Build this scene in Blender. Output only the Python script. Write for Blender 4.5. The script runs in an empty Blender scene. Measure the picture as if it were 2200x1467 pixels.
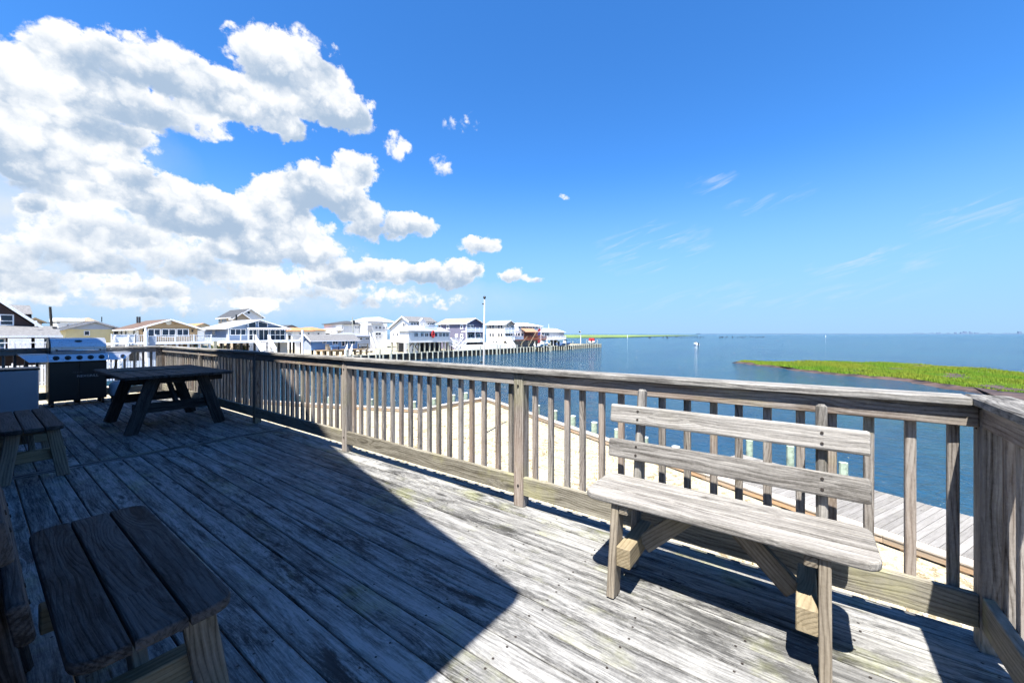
import bpy, bmesh, math, random
from mathutils import Vector, Matrix, noise as mnoise
from mathutils.geometry import tessellate_polygon
random.seed(7)
R = math.radians
S = bpy.context.scene
COL = S.collection

# ------------------------------------------------------------------ camera, sky, sun, exposure
CAM_H = 1.343                     # eye above the deck boards (deck top is z = 0)
FPX, CX, HY = 855.6, 1100.0, 717.0
CS, SN = 0.592, 0.8059            # camera looks along (SN, CS); the long railing runs along +Y
cam_d = bpy.data.cameras.new('camera')
cam_d.lens = 14.0; cam_d.sensor_width = 36.0
cam_d.shift_y = -16.5 / 2200
cam_d.clip_start = 0.05; cam_d.clip_end = 60000
cam = bpy.data.objects.new('camera', cam_d); COL.objects.link(cam)
cam.location = (0, 0, CAM_H)
cam.rotation_euler = (R(90), 0, -math.atan2(SN, CS))
S.camera = cam

SUN = Vector((0.45, 0.14, -1.0)).normalized()      # direction the light travels
SUN_EL = math.asin(-SUN.z)
SUN_ROT = math.atan2(-SUN.x, -SUN.y)
SKY_STRENGTH = 0.05
SUN_STRENGTH = 5.0
sd = bpy.data.lights.new('sun', 'SUN'); sd.energy = SUN_STRENGTH; sd.angle = R(0.53); sd.color = (1.0, 0.955, 0.88)
so = bpy.data.objects.new('sun', sd); COL.objects.link(so)
so.rotation_euler = SUN.to_track_quat('-Z', 'Y').to_euler()
so.location = (-10, -5, 30)

S.view_settings.view_transform = 'Standard'
S.view_settings.look = 'None'
S.view_settings.gamma = 1.0
S.view_settings.exposure = 1.6
S.view_settings.use_curve_mapping = False
cy = S.cycles
cy.max_bounces = 5; cy.diffuse_bounces = 1; cy.glossy_bounces = 2; cy.transmission_bounces = 2; cy.transparent_max_bounces = 4
cy.use_denoising = True
cy.adaptive_threshold = 0.03


def ray(px, py):
    dx = (px - CX) / FPX
    return Vector((dx * CS + SN, -dx * SN + CS, (HY - py) / FPX))


def atz(px, py, z):
    d = ray(px, py); t = (z - CAM_H) / d.z
    return Vector((d.x * t, d.y * t, z))


def aty(px, py, Y):
    d = ray(px, py); t = Y / d.y
    return Vector((d.x * t, Y, CAM_H + d.z * t))


def atx(px, py, X):
    d = ray(px, py); t = X / d.x
    return Vector((X, d.y * t, CAM_H + d.z * t))


# ---- world: Nishita sky with cumulus banks placed by compass bearing and elevation
W = bpy.data.worlds.new('World'); S.world = W; W.use_nodes = True
wt = W.node_tree; wt.nodes.clear()
W.cycles.sampling_method = 'MANUAL'; W.cycles.sample_map_resolution = 256


class NB:
    """small node builder"""
    def __init__(s, tree): s.t = tree

    def n(s, typ, **kw):
        nd = s.t.nodes.new(typ)
        for k, v in kw.items(): setattr(nd, k, v)
        return nd

    def put(s, sock, v):
        if isinstance(v, bpy.types.NodeSocket): s.t.links.new(v, sock)
        elif v is not None: sock.default_value = v

    def m(s, op, a, b=None, c=None, clamp=False):
        nd = s.n('ShaderNodeMath', operation=op, use_clamp=clamp)
        s.put(nd.inputs[0], a); s.put(nd.inputs[1], b)
        if c is not None: s.put(nd.inputs[2], c)
        return nd.outputs[0]

    def v(s, op, a, b=None, c=None):
        nd = s.n('ShaderNodeVectorMath', operation=op)
        s.put(nd.inputs[0], a)
        if b is not None: s.put(nd.inputs[1], b)
        if c is not None: s.put(nd.inputs[2], c)
        return nd.outputs['Value'] if op in ('DOT_PRODUCT', 'LENGTH') else nd.outputs[0]

    def noise(s, vec, scale, detail=4, rough=0.5, dist=0.0, color=False):
        nd = s.n('ShaderNodeTexNoise')
        s.put(nd.inputs['Vector'], vec)
        nd.inputs['Scale'].default_value = scale; nd.inputs['Detail'].default_value = detail
        nd.inputs['Roughness'].default_value = rough; nd.inputs['Distortion'].default_value = dist
        return nd.outputs['Color'] if color else nd.outputs['Fac']

    def ramp(s, fac, lo, hi, a=0.0, b=1.0, smooth=True):
        nd = s.n('ShaderNodeMapRange', interpolation_type='SMOOTHSTEP' if smooth else 'LINEAR')
        s.put(nd.inputs[0], fac)
        for i, x in enumerate((lo, hi, a, b)): nd.inputs[i + 1].default_value = x
        return nd.outputs[0]

    def mix(s, fac, a, b, blend='MIX'):
        nd = s.n('ShaderNodeMix', data_type='RGBA', blend_type=blend)
        nd.clamp_factor = True
        s.put(nd.inputs[0], fac)
        for sock, x in ((nd.inputs[6], a), (nd.inputs[7], b)):
            if isinstance(x, tuple) and len(x) == 3: x = (*x, 1)
            s.put(sock, x)
        return nd.outputs[2]

    def combine(s, x, y, z=0.0):
        nd = s.n('ShaderNodeCombineXYZ')
        for i, q in enumerate((x, y, z)): s.put(nd.inputs[i], q)
        return nd.outputs[0]

    def sep(s, v):
        nd = s.n('ShaderNodeSeparateXYZ'); s.put(nd.inputs[0], v)
        return nd.outputs


b = NB(wt)
sky = b.n('ShaderNodeTexSky', sky_type='NISHITA')
sky.sun_disc = False; sky.sun_elevation = SUN_EL; sky.sun_rotation = SUN_ROT
sky.air_density = 1.0; sky.dust_density = 0.3; sky.ozone_density = 3.0; sky.altitude = 10
hs = b.n('ShaderNodeHueSaturation'); hs.inputs['Saturation'].default_value = 1.08
wt.links.new(b.v('MULTIPLY', sky.outputs[0], (0.84, 1.27, 1.76)), hs.inputs['Color'])
tc = b.n('ShaderNodeTexCoord')
dirv = tc.outputs['Generated']
sx = b.sep(dirv)
az = b.m('ARCTAN2', sx[1], sx[0])                      # bearing from +X
el = b.m('ARCSINE', sx[2])
warp = b.v('SUBTRACT', b.noise(dirv, 7, 7, 0.6, color=True), (0.5, 0.5, 0.5))
base = b.combine(az, el)
P = b.v('MULTIPLY_ADD', warp, (0.07, 0.06, 0.0), base)
warp2 = b.v('SUBTRACT', b.noise(dirv, 30, 5, 0.65, color=True), (0.5, 0.5, 0.5))
P = b.v('MULTIPLY_ADD', warp2, (0.02, 0.02, 0.0), P)


def az_el(px, py):
    d = ray(px, py).normalized()
    return math.atan2(d.y, d.x), math.asin(d.z)


def cloud_field(blobs):
    fs = None; vs = None
    for (px, py, rx, ry, wgt) in blobs:
        a, e = az_el(px, py)
        a2, _ = az_el(px + rx, py); _, e2 = az_el(px, py - ry)
        ra, re = abs(a2 - a), abs(e2 - e)
        q = b.v('MULTIPLY_ADD', P, (1 / ra, 1 / re, 0), (-a / ra, -e / re, 0))
        w = b.m('SUBTRACT', 1.0, b.v('DOT_PRODUCT', q, q), clamp=True)
        if wgt != 1: w = b.m('MULTIPLY', w, wgt)
        fs = w if fs is None else b.m('ADD', fs, w)
        qy = b.sep(q)[1]
        vs = b.m('MULTIPLY', w, qy) if vs is None else b.m('MULTIPLY_ADD', w, qy, vs)
    return fs, vs


CLOUDS = [
    (60, 150, 130, 85, 1), (190, 120, 150, 75, 1), (330, 130, 130, 75, 1), (440, 190, 120, 70, 1), (120, 225, 240, 75, .9),
    (580, 130, 105, 80, 1), (665, 130, 85, 75, 1), (700, 205, 105, 80, 1), (560, 225, 160, 60, .9), (330, 235, 200, 55, .9),
    (745, 250, 60, 45, .9), (630, 285, 60, 32, .8),
    (60, 335, 190, 60, 1), (210, 350, 150, 55, .9), (300, 410, 130, 60, .9), (120, 395, 150, 50, .8),
    (400, 450, 130, 70, 1), (600, 430, 90, 60, 1), (670, 400, 80, 58, 1), (770, 360, 62, 48, 1), (740, 420, 90, 60, 1),
    (540, 480, 200, 60, 1), (800, 480, 90, 50, 1), (890, 480, 60, 36, 1), (250, 480, 200, 60, .7), (60, 440, 50, 22, .8),
    (60, 540, 200, 70, .6), (330, 545, 260, 60, .6), (620, 540, 180, 45, .9), (150, 620, 300, 45, .4), (560, 610, 220, 45, .6),
    (740, 595, 85, 34, 1), (860, 585, 100, 30, 1), (960, 590, 90, 34, 1), (1000, 572, 42, 24, 1), (820, 640, 200, 30, .5), (380, 655, 380, 28, .45), (60, 600, 160, 30, .5), (300, 620, 120, 22, .5),
    (1030, 527, 62, 26, 1), (1105, 590, 38, 18, .9), (1148, 597, 22, 11, .8),
    (1000, 255, 46, 46, .34), (850, 312, 44, 38, .33), (957, 352, 46, 26, .30), (1215, 427, 14, 11, .42),
    (70, 285, 240, 48, .8), (230, 292, 130, 40, .55), (150, 180, 260, 60, .6),
    # the same cumulus carries on round the sky beyond the frame
    (-250, 300, 260, 120, 1), (-500, 420, 300, 140, 1), (-300, 560, 400, 90, .7),
]
fs, vs = cloud_field(CLOUDS)
def worley(scale):
    nd = b.n('ShaderNodeTexVoronoi'); nd.feature = 'F1'; b.put(nd.inputs['Vector'], b.v('MULTIPLY_ADD', warp2, (0.05, 0.05, 0.05), dirv)); nd.inputs['Scale'].default_value = scale
    return nd.outputs['Distance']


wA, wB, wC = worley(12.0), worley(27.0), worley(60.0)
fine = b.noise(dirv, 34, 6, 0.65)
lA, lB, lC = (b.m('SUBTRACT', 0.46, q) for q in (wA, wB, wC))
fld = b.m('MULTIPLY_ADD', lA, 0.66, fs)
fld = b.m('MULTIPLY_ADD', lB, 0.5, fld)
fld = b.m('MULTIPLY_ADD', lC, 0.34, fld)
fld = b.m('MULTIPLY_ADD', b.m('SUBTRACT', fine, 0.5), 0.95, fld)
dens = b.m('MULTIPLY', b.ramp(fld, 0.12, 0.52), b.ramp(fs, 0.0, 0.14))
vrel = b.m('DIVIDE', vs, b.m('MAXIMUM', fs, 0.05))
lit = b.m('MULTIPLY_ADD', b.m('SUBTRACT', b.noise(dirv, 6, 4, 0.55), 0.5), 1.5, b.m('MULTIPLY_ADD', vrel, 0.85, 0.62))
lit = b.m('MULTIPLY_ADD', lA, 0.55, lit); lit = b.m('MULTIPLY_ADD', lB, 0.75, lit); lit = b.m('MULTIPLY_ADD', lC, 0.35, lit)
lit = b.m('ADD', lit, b.ramp(fld, 0.25, 0.8, 0.45, 0.0))
lit = b.ramp(lit, 0.0, 1.0)
ccol = b.mix(lit, (2.9, 3.75, 4.9), (7.0, 7.1, 7.2))
vf, _ = cloud_field([(60, 480, 420, 190, .8), (420, 540, 420, 130, .6), (150, 300, 300, 120, .4), (250, 650, 600, 60, .8), (800, 640, 420, 55, .6), (-400, 500, 600, 200, .8)])
veil = b.m('MULTIPLY', vf, 0.85, clamp=True)
veil = b.m('MULTIPLY', veil, b.ramp(b.noise(dirv, 10, 5, 0.6), 0.25, 0.7, 0.45, 1.0))
# cirrus streaks, very thin
st = b.v('MULTIPLY', b.combine(b.m('MULTIPLY_ADD', el, -0.55, az), b.m('MULTIPLY_ADD', az, 0.33, el)), (5.0, 34.0, 1.0))
cn = b.ramp(b.noise(st, 1.6, 6, 0.6, 0.6), 0.46, 0.74)
cf, _ = cloud_field([(1400, 535, 150, 70, 1), (1530, 390, 70, 30, 1), (1880, 560, 200, 40, 1), (2080, 470, 160, 60, .7), (1650, 430, 120, 30, .6), (1600, 640, 500, 40, .5)])
cir = b.m('MULTIPLY', b.m('MULTIPLY', cn, cf), 0.6, clamp=True)
haze = b.ramp(el, 0.0, 0.40, 0.88, 0.0)
skyc = b.mix(haze, hs.outputs[0], (2.45, 4.1, 6.3))
skyc = b.mix(cir, skyc, (5.2, 5.7, 6.4))
skyl = b.mix(veil, skyc, (5.0, 5.6, 6.3))
skyl = b.mix(dens, skyl, ccol)
bg = b.n('ShaderNodeBackground'); bg.inputs['Strength'].default_value = SKY_STRENGTH
wt.links.new(skyc, bg.inputs['Color'])
bgc = b.n('ShaderNodeBackground'); bgc.inputs['Strength'].default_value = SKY_STRENGTH
wt.links.new(skyl, bgc.inputs['Color'])
# the cumulus bank fills only this range of bearings; elsewhere the same sky is clear
inb = b.m('MULTIPLY', b.m('MULTIPLY', b.m('GREATER_THAN', az, 0.40), b.m('LESS_THAN', az, 2.5)), b.m('LESS_THAN', el, 0.95))
mxs = b.n('ShaderNodeMixShader'); wt.links.new(inb, mxs.inputs[0]); wt.links.new(bg.outputs[0], mxs.inputs[1]); wt.links.new(bgc.outputs[0], mxs.inputs[2])
wo = b.n('ShaderNodeOutputWorld'); wt.links.new(mxs.outputs[0], wo.inputs['Surface'])

# ------------------------------------------------------------------ materials


def new_mat(name):
    m = bpy.data.materials.new(name); m.use_nodes = True
    t = m.node_tree; t.nodes.clear()
    nb = NB(t)
    p = nb.n('ShaderNodeBsdfPrincipled'); o = nb.n('ShaderNodeOutputMaterial')
    t.links.new(p.outputs[0], o.inputs['Surface'])
    return m, nb, p


def wood(name, light, dark, green=0.25, mildew=0.0, greencol=(0.20, 0.19, 0.07), contrast=1.0, blotch=0.5, ring=0.5, bump=0.5, warm=None, warmamt=0.0):
    m, nb, p = new_mat(name)
    tcn = nb.n('ShaderNodeTexCoord'); oi = nb.n('ShaderNodeObjectInfo')
    rnd = oi.outputs['Random']
    off = nb.combine(nb.m('MULTIPLY', rnd, 91.0), nb.m('MULTIPLY', rnd, 37.0), nb.m('MULTIPLY', rnd, 53.0))
    v = nb.v('ADD', tcn.outputs['Object'], off)
    wv = nb.v('MULTIPLY_ADD', nb.v('SUBTRACT', nb.noise(v, 2.2, 3, 0.5, color=True), (0.5, 0.5, 0.5)), (0.0, 0.05, 0.05), v)
    vor = nb.n('ShaderNodeTexVoronoi'); vor.feature = 'F1'
    nb.put(vor.inputs['Vector'], nb.v('MULTIPLY', v, (1.6, 7.0, 7.0))); vor.inputs['Scale'].default_value = 1.0
    has = nb.m('GREATER_THAN', nb.sep(vor.outputs['Color'])[0], 0.55)
    knot = nb.m('MULTIPLY', nb.ramp(vor.outputs['Distance'], 0.05, 0.15, 1.0, 0.0), has)
    swirl = nb.m('MULTIPLY', nb.ramp(vor.outputs['Distance'], 0.0, 0.55, 1.0, 0.0), has)
    wv = nb.v('ADD', wv, nb.combine(0.0, nb.m('MULTIPLY', swirl, 0.045), nb.m('MULTIPLY', swirl, 0.045)))
    g1 = nb.noise(nb.v('MULTIPLY', wv, (1.6, 34, 34)), 1.0, 6, 0.66, 0.6)
    g2 = nb.noise(nb.v('MULTIPLY', wv, (6, 150, 150)), 1.0, 4, 0.6)
    # growth rings: bands across the width, bent by slow noise and round the knots
    bend = nb.noise(nb.v('MULTIPLY', v, (1.1, 3.0, 3.0)), 1.0, 2, 0.5)
    sp = nb.sep(v)
    ringc = nb.m('MULTIPLY_ADD', bend, 9.0, nb.m('MULTIPLY', nb.m('ADD', sp[1], sp[2]), 52.0))
    ringc = nb.m('MULTIPLY_ADD', swirl, 5.0, ringc)
    rings = nb.m('ABSOLUTE', nb.m('SINE', nb.m('MULTIPLY', ringc, 3.14159)))
    rings = nb.m('POWER', rings, 0.6)
    bl = nb.ramp(nb.noise(nb.v('MULTIPLY', v, (2.6, 20, 20)), 1.0, 6, 0.8), 0.33, 0.64)
    bl2 = nb.noise(nb.v('MULTIPLY', v, (0.9, 5, 5)), 1.0, 4, 0.65)
    val = nb.m('MULTIPLY_ADD', nb.m('SUBTRACT', g1, 0.5), 1.9 * contrast, 0.58)
    val = nb.m('MULTIPLY_ADD', nb.m('SUBTRACT', g2, 0.5), 0.9 * contrast, val)
    val = nb.m('MULTIPLY_ADD', nb.m('SUBTRACT', rings, 0.7), ring * 0.6, val)
    val = nb.m('MULTIPLY_ADD', nb.m('SUBTRACT', bl, 0.5), blotch * 0.5, val)
    val = nb.m('MULTIPLY_ADD', nb.m('SUBTRACT', nb.noise(v, 70, 3, 0.7), 0.5), 0.5 * contrast, val)
    val = nb.m('MULTIPLY_ADD', nb.m('SUBTRACT', bl2, 0.5), blotch * 1.5, val)
    val = nb.m('MULTIPLY_ADD', nb.m('SUBTRACT', rnd, 0.5), 0.42, val, clamp=True)
    if mildew:
        mk = nb.ramp(nb.noise(nb.v('MULTIPLY', v, (1.5, 6.5, 6.5)), 1.0, 9, 0.84), 0.46, 0.60)
        mk = nb.m('MULTIPLY', mk, nb.ramp(nb.noise(nb.v('MULTIPLY', v, (0.45, 1.6, 1.6)), 1.0, 3, 0.6), 0.36, 0.62, 0.25, 1.0))
        val = nb.m('MULTIPLY', val, nb.m('SUBTRACT', 1.0, nb.m('MULTIPLY', mk, mildew)), clamp=True)
    col = nb.mix(val, dark, light)
    if warm:
        wm = nb.ramp(nb.noise(nb.v('MULTIPLY', v, (0.7, 2, 2)), 1.0, 3, 0.5), 0.45, 0.7, 0.0, warmamt)
        col = nb.mix(wm, col, warm)
    gm = nb.ramp(nb.noise(v, 1.7, 5, 0.7), 0.52, 0.72, 0.0, green)
    col = nb.mix(gm, col, nb.mix(0.55, greencol, col, 'MULTIPLY'))
    col = nb.mix(nb.m('MULTIPLY', knot, 0.75), col, tuple(x * 0.5 for x in dark))
    nb.put(p.inputs['Base Color'], col)
    p.inputs['Roughness'].default_value = 0.85
    p.inputs['Specular IOR Level'].default_value = 0.3
    h = nb.m('MULTIPLY_ADD', g2, 0.5, nb.m('MULTIPLY_ADD', rings, 0.35 * ring + 0.1, g1))
    bp = nb.n('ShaderNodeBump'); bp.inputs['Strength'].default_value = bump; bp.inputs['Distance'].default_value = 0.004
    nb.put(bp.inputs['Height'], h); nb.put(p.inputs['Normal'], bp.outputs[0])
    return m


def plain(name, col, rough=0.6, var=0.08, vscale=3.0, metal=0.0, spec=0.5, bump=0.0, bscale=40):
    m, nb, p = new_mat(name)
    tcn = nb.n('ShaderNodeTexCoord')
    f = nb.noise(tcn.outputs['Object'], vscale, 5, 0.6)
    c2 = tuple(max(0, c * (1 - 2.2 * var)) for c in col); c1 = tuple(min(1, c * (1 + 1.2 * var)) for c in col)
    nb.put(p.inputs['Base Color'], nb.mix(nb.ramp(f, 0.3, 0.7), c2, c1))
    p.inputs['Roughness'].default_value = rough; p.inputs['Metallic'].default_value = metal
    p.inputs['Specular IOR Level'].default_value = spec
    if bump:
        bp = nb.n('ShaderNodeBump'); bp.inputs['Strength'].default_value = bump; bp.inputs['Distance'].default_value = 0.01
        nb.put(bp.inputs['Height'], nb.noise(tcn.outputs['Object'], bscale, 4, 0.6)); nb.put(p.inputs['Normal'], bp.outputs[0])
    return m


def siding(name, col, pitch=0.2):
    """clapboard: horizontal courses with small relief"""
    m, nb, p = new_mat(name)
    tcn = nb.n('ShaderNodeTexCoord'); s3 = nb.sep(tcn.outputs['Object'])
    fr = nb.m('FRACT', nb.m('DIVIDE', s3[2], pitch))
    edge = nb.ramp(fr, 0.0, 0.12, 0.78, 1.0, False)
    f = nb.noise(tcn.outputs['Object'], 0.9, 4, 0.6)
    c = nb.mix(nb.ramp(f, 0.3, 0.7), tuple(x * 0.9 for x in col), col)
    nd = nb.n('ShaderNodeMix', data_type='RGBA', blend_type='MULTIPLY'); nd.inputs[0].default_value = 1
    nb.put(nd.inputs[6], c); nb.put(nd.inputs[7], nb.combine(edge, edge, edge))
    nb.put(p.inputs['Base Color'], nd.outputs[2]); p.inputs['Roughness'].default_value = 0.6
    bp = nb.n('ShaderNodeBump'); bp.inputs['Strength'].default_value = 0.6; bp.inputs['Distance'].default_value = 0.02
    nb.put(bp.inputs['Height'], fr); nb.put(p.inputs['Normal'], bp.outputs[0])
    return m


def shingle(name, col):
    m, nb, p = new_mat(name)
    tcn = nb.n('ShaderNodeTexCoord')
    f = nb.noise(tcn.outputs['Object'], 6, 5, 0.7)
    nb.put(p.inputs['Base Color'], nb.mix(nb.ramp(f, 0.3, 0.7), tuple(x * 0.65 for x in col), tuple(min(1, x * 1.3) for x in col)))
    p.inputs['Roughness'].default_value = 0.9
    bp = nb.n('ShaderNodeBump'); bp.inputs['Strength'].default_value = 0.5; bp.inputs['Distance'].default_value = 0.02
    nb.put(bp.inputs['Height'], nb.noise(tcn.outputs['Object'], 14, 4, 0.7)); nb.put(p.inputs['Normal'], bp.outputs[0])
    return m


M = {}
M['deck'] = wood('deck_wood', (0.278, 0.275, 0.265), (0.0105, 0.0103, 0.010), green=0.3, mildew=0.92, greencol=(0.50, 0.52, 0.16), contrast=1.15, blotch=0.7, ring=0.30, bump=0.8)  # real mildew, made stronger to darken the shaded boards
M['rail'] = wood('railing_wood', (0.308, 0.2849, 0.258), (0.0539, 0.04312, 0.03465), green=0.25, mildew=0.3, greencol=(0.5, 0.5, 0.2), contrast=1.2, blotch=0.35, ring=0.8, warm=(0.40, 0.25, 0.16), warmamt=0.25)
M['cap'] = wood('cap_rail_wood', (0.308, 0.2964, 0.2733), (0.03465, 0.03157, 0.02849), green=0.2, mildew=0.6, contrast=1.2, blotch=0.4, ring=0.6)
M['bottom'] = wood('bottom_rail_wood', (0.2926, 0.2733, 0.2233), (0.06545, 0.05544, 0.0385), green=0.45, mildew=0.3, greencol=(0.60, 0.58, 0.28), contrast=1.0, blotch=0.4, ring=0.8)
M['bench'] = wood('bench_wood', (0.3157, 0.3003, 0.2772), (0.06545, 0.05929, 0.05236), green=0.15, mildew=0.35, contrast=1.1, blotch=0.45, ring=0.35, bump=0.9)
M['legs'] = wood('bench_leg_wood', (0.2618, 0.2271, 0.1771), (0.06545, 0.05082, 0.03619), green=0.3, contrast=0.9, blotch=0.3, ring=0.9)
M['fresh'] = wood('fresh_timber', (0.2772, 0.2271, 0.1463), (0.1232, 0.0924, 0.05005), green=0.0, contrast=0.8, blotch=0.3, ring=0.8)
M['shadewood'] = wood('shade_darkened_wood', (0.06545, 0.0616, 0.06006), (0.00616, 0.00539, 0.00539), green=0.0, mildew=0.5, contrast=1.6, blotch=0.7, ring=0.6, bump=1.0)  # shaded benches and table: their shade is put into this colour
M['dock'] = wood('dock_wood', (0.2541, 0.2426, 0.2271), (0.1078, 0.1001, 0.08855), green=0.1, contrast=0.7, blotch=0.4, ring=0.2)
M['bulk'] = wood('bulkhead_timber', (0.462, 0.385, 0.2926), (0.2002, 0.1386, 0.0847), green=0.1, contrast=0.6, blotch=0.4, ring=0.3, warm=(0.50, 0.28, 0.13), warmamt=0.7)
M['bulkcap'] = wood('bulkhead_cap_timber', (0.5082, 0.462, 0.4004), (0.2618, 0.2156, 0.1694), green=0.1, contrast=0.6, blotch=0.3, ring=0.2)
M['pile'] = plain('treated_pile', (0.288, 0.352, 0.264), 0.85, 0.22, 7)
M['piletop'] = plain('pile_cap', (0.528, 0.56, 0.528), 0.6, 0.08)
M['farpile'] = plain('weathered_pile', (0.4, 0.416, 0.352), 0.85, 0.2, 3)
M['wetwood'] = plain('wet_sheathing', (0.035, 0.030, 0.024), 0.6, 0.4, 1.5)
M['white'] = plain('white_vinyl', (0.86, 0.86, 0.86), 0.4, 0.03)
M['whitewall'] = siding('white_siding', (0.86, 0.86, 0.84))
M['cream'] = siding('cream_siding', (0.6396, 0.6068, 0.5084))
M['yellow'] = siding('pale_yellow_siding', (0.6888, 0.6068, 0.3444))
M['tan'] = siding('tan_siding', (0.328, 0.2296, 0.123))
M['taupe'] = siding('taupe_siding', (0.4264, 0.3444, 0.246))
M['brown'] = siding('dark_brown_siding', (0.0369, 0.01804, 0.01804))
M['blue'] = siding('powder_blue_siding', (0.2132, 0.2952, 0.4264))
M['paleblue'] = siding('pale_blue_siding', (0.41, 0.4756, 0.574))
M['sky'] = siding('sky_blue_siding', (0.1558, 0.3034, 0.5412))
M['navy'] = siding('navy_siding', (0.0492, 0.05576, 0.1148))  # shaded gable tone of the navy house; also awning stripes
M['slate'] = siding('slate_violet_siding', (0.1804, 0.1722, 0.246))  # sunlit side tone of the navy house; also the shade house wall
M['grey'] = siding('grey_siding', (0.4264, 0.4346, 0.4592))
M['rgrey'] = shingle('grey_shingle', (0.1394, 0.1394, 0.1435))
M['rdark'] = shingle('charcoal_shingle', (0.0451, 0.0492, 0.0574))
M['rbrown'] = shingle('brown_shingle', (0.0984, 0.0615, 0.0451))
M['rtan'] = shingle('tan_shingle', (0.246, 0.205, 0.1558))
M['rblue'] = shingle('blue_grey_shingle', (0.1968, 0.2214, 0.2952))
M['rorange'] = shingle('terracotta_shingle', (0.3936, 0.1804, 0.082))
M['rpale'] = shingle('pale_shingle', (0.2952, 0.3116, 0.3444))
M['rwhite'] = plain('white_metal_roof', (0.78, 0.78, 0.78), 0.5, 0.03)
M['awning'] = plain('orange_awning', (0.336, 0.192, 0.112), 0.8, 0.05)
M['red'] = plain('red_paint', (0.216, 0.072, 0.04), 0.6, 0.1)
M['redflag'] = plain('red_cloth', (0.44, 0.024, 0.032), 0.8, 0.05)
M['blueflag'] = plain('blue_cloth', (0.04, 0.06, 0.25), 0.8, 0.05)
M['teal'] = plain('teal_panel', (0.08, 0.24, 0.288), 0.4, 0.05)
M['sand'] = None
M['black'] = plain('black_enamel', (0.008, 0.008, 0.009), 0.35, 0.1)
M['rubber'] = plain('black_rubber', (0.012, 0.012, 0.012), 0.8, 0.1)
M['printgrey'] = plain('printed_grey', (0.35, 0.36, 0.38), 0.5, 0.02)
M['pole'] = plain('painted_pole', (0.32, 0.328, 0.336), 0.4, 0.05)
M['darkpole'] = plain('creosote_pole', (0.02, 0.018, 0.018), 0.9, 0.2)
M['chrome'] = plain('chrome', (0.75, 0.75, 0.76), 0.15, 0.02, metal=1.0)
M['cabinet'] = plain('white_enamel_panel', (0.272, 0.288, 0.32), 0.35, 0.03, 1.0)
M['hull'] = plain('boat_gelcoat', (0.80, 0.80, 0.80), 0.2, 0.02)
M['hullblue'] = plain('boat_blue', (0.10, 0.16, 0.30), 0.2, 0.02)
M['leaf'] = plain('shrub_leaf', (0.08, 0.112, 0.028), 0.7, 0.3, 2)
M['screw'] = plain('rusty_screw', (0.02, 0.014, 0.01), 0.7, 0.1)


def glass(name, col):
    m, nb, p = new_mat(name)
    nb.put(p.inputs['Base Color'], (*col, 1)); p.inputs['Roughness'].default_value = 0.08
    p.inputs['Specular IOR Level'].default_value = 0.6
    return m


M['glass'] = glass('window_glass', (0.015, 0.025, 0.045))
M['glassteal'] = glass('tinted_glass', (0.03, 0.085, 0.13))


def steel():
    m, nb, p = new_mat('stained_stainless_steel')
    tcn = nb.n('ShaderNodeTexCoord')
    n1 = nb.noise(tcn.outputs['Object'], 45, 5, 0.75)
    spots = nb.ramp(n1, 0.57, 0.66)
    n2 = nb.noise(tcn.outputs['Object'], 6, 3, 0.6)
    spots = nb.m('MULTIPLY', spots, nb.ramp(n2, 0.35, 0.6, 0.25, 1.0))
    nb.put(p.inputs['Base Color'], nb.mix(spots, (0.50, 0.52, 0.56), (0.03, 0.024, 0.03)))
    nb.put(p.inputs['Metallic'], nb.m('SUBTRACT', 0.75, nb.m('MULTIPLY', spots, 0.6)))
    nb.put(p.inputs['Roughness'], nb.m('MULTIPLY_ADD', spots, 0.4, 0.33))
    return m


M['steel'] = steel()


def sand():
    m, nb, p = new_mat('pale_sand')
    g = nb.n('ShaderNodeNewGeometry').outputs['Position']
    f1 = nb.noise(g, 0.7, 6, 0.7); f2 = nb.noise(g, 5.0, 5, 0.7); f3 = nb.noise(g, 38, 3, 0.6)
    col = nb.mix(nb.ramp(f3, 0.35, 0.65), (0.29, 0.25, 0.165), (0.41, 0.37, 0.285))
    dirt = nb.m('MULTIPLY', nb.ramp(f2, 0.48, 0.62), nb.ramp(f1, 0.42, 0.58))
    col = nb.mix(nb.m('MULTIPLY', dirt, 0.8), col, (0.13, 0.09, 0.035))
    nb.put(p.inputs['Base Color'], col); p.inputs['Roughness'].default_value = 0.95
    p.inputs['Specular IOR Level'].default_value = 0.1
    bp = nb.n('ShaderNodeBump'); bp.inputs['Strength'].default_value = 0.6; bp.inputs['Distance'].default_value = 0.03
    nb.put(bp.inputs['Height'], nb.m('MULTIPLY_ADD', f3, 0.4, f2)); nb.put(p.inputs['Normal'], bp.outputs[0])
    return m


M['sand'] = sand()


def stone():
    m, nb, p = new_mat('shell_gravel')
    g = nb.n('ShaderNodeNewGeometry')
    r = g.outputs['Random Per Island']
    col = nb.mix(r, (0.22, 0.16, 0.08), (0.62, 0.56, 0.45))
    nb.put(p.inputs['Base Color'], col); p.inputs['Roughness'].default_value = 0.8
    return m


M['stone'] = stone()


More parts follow.
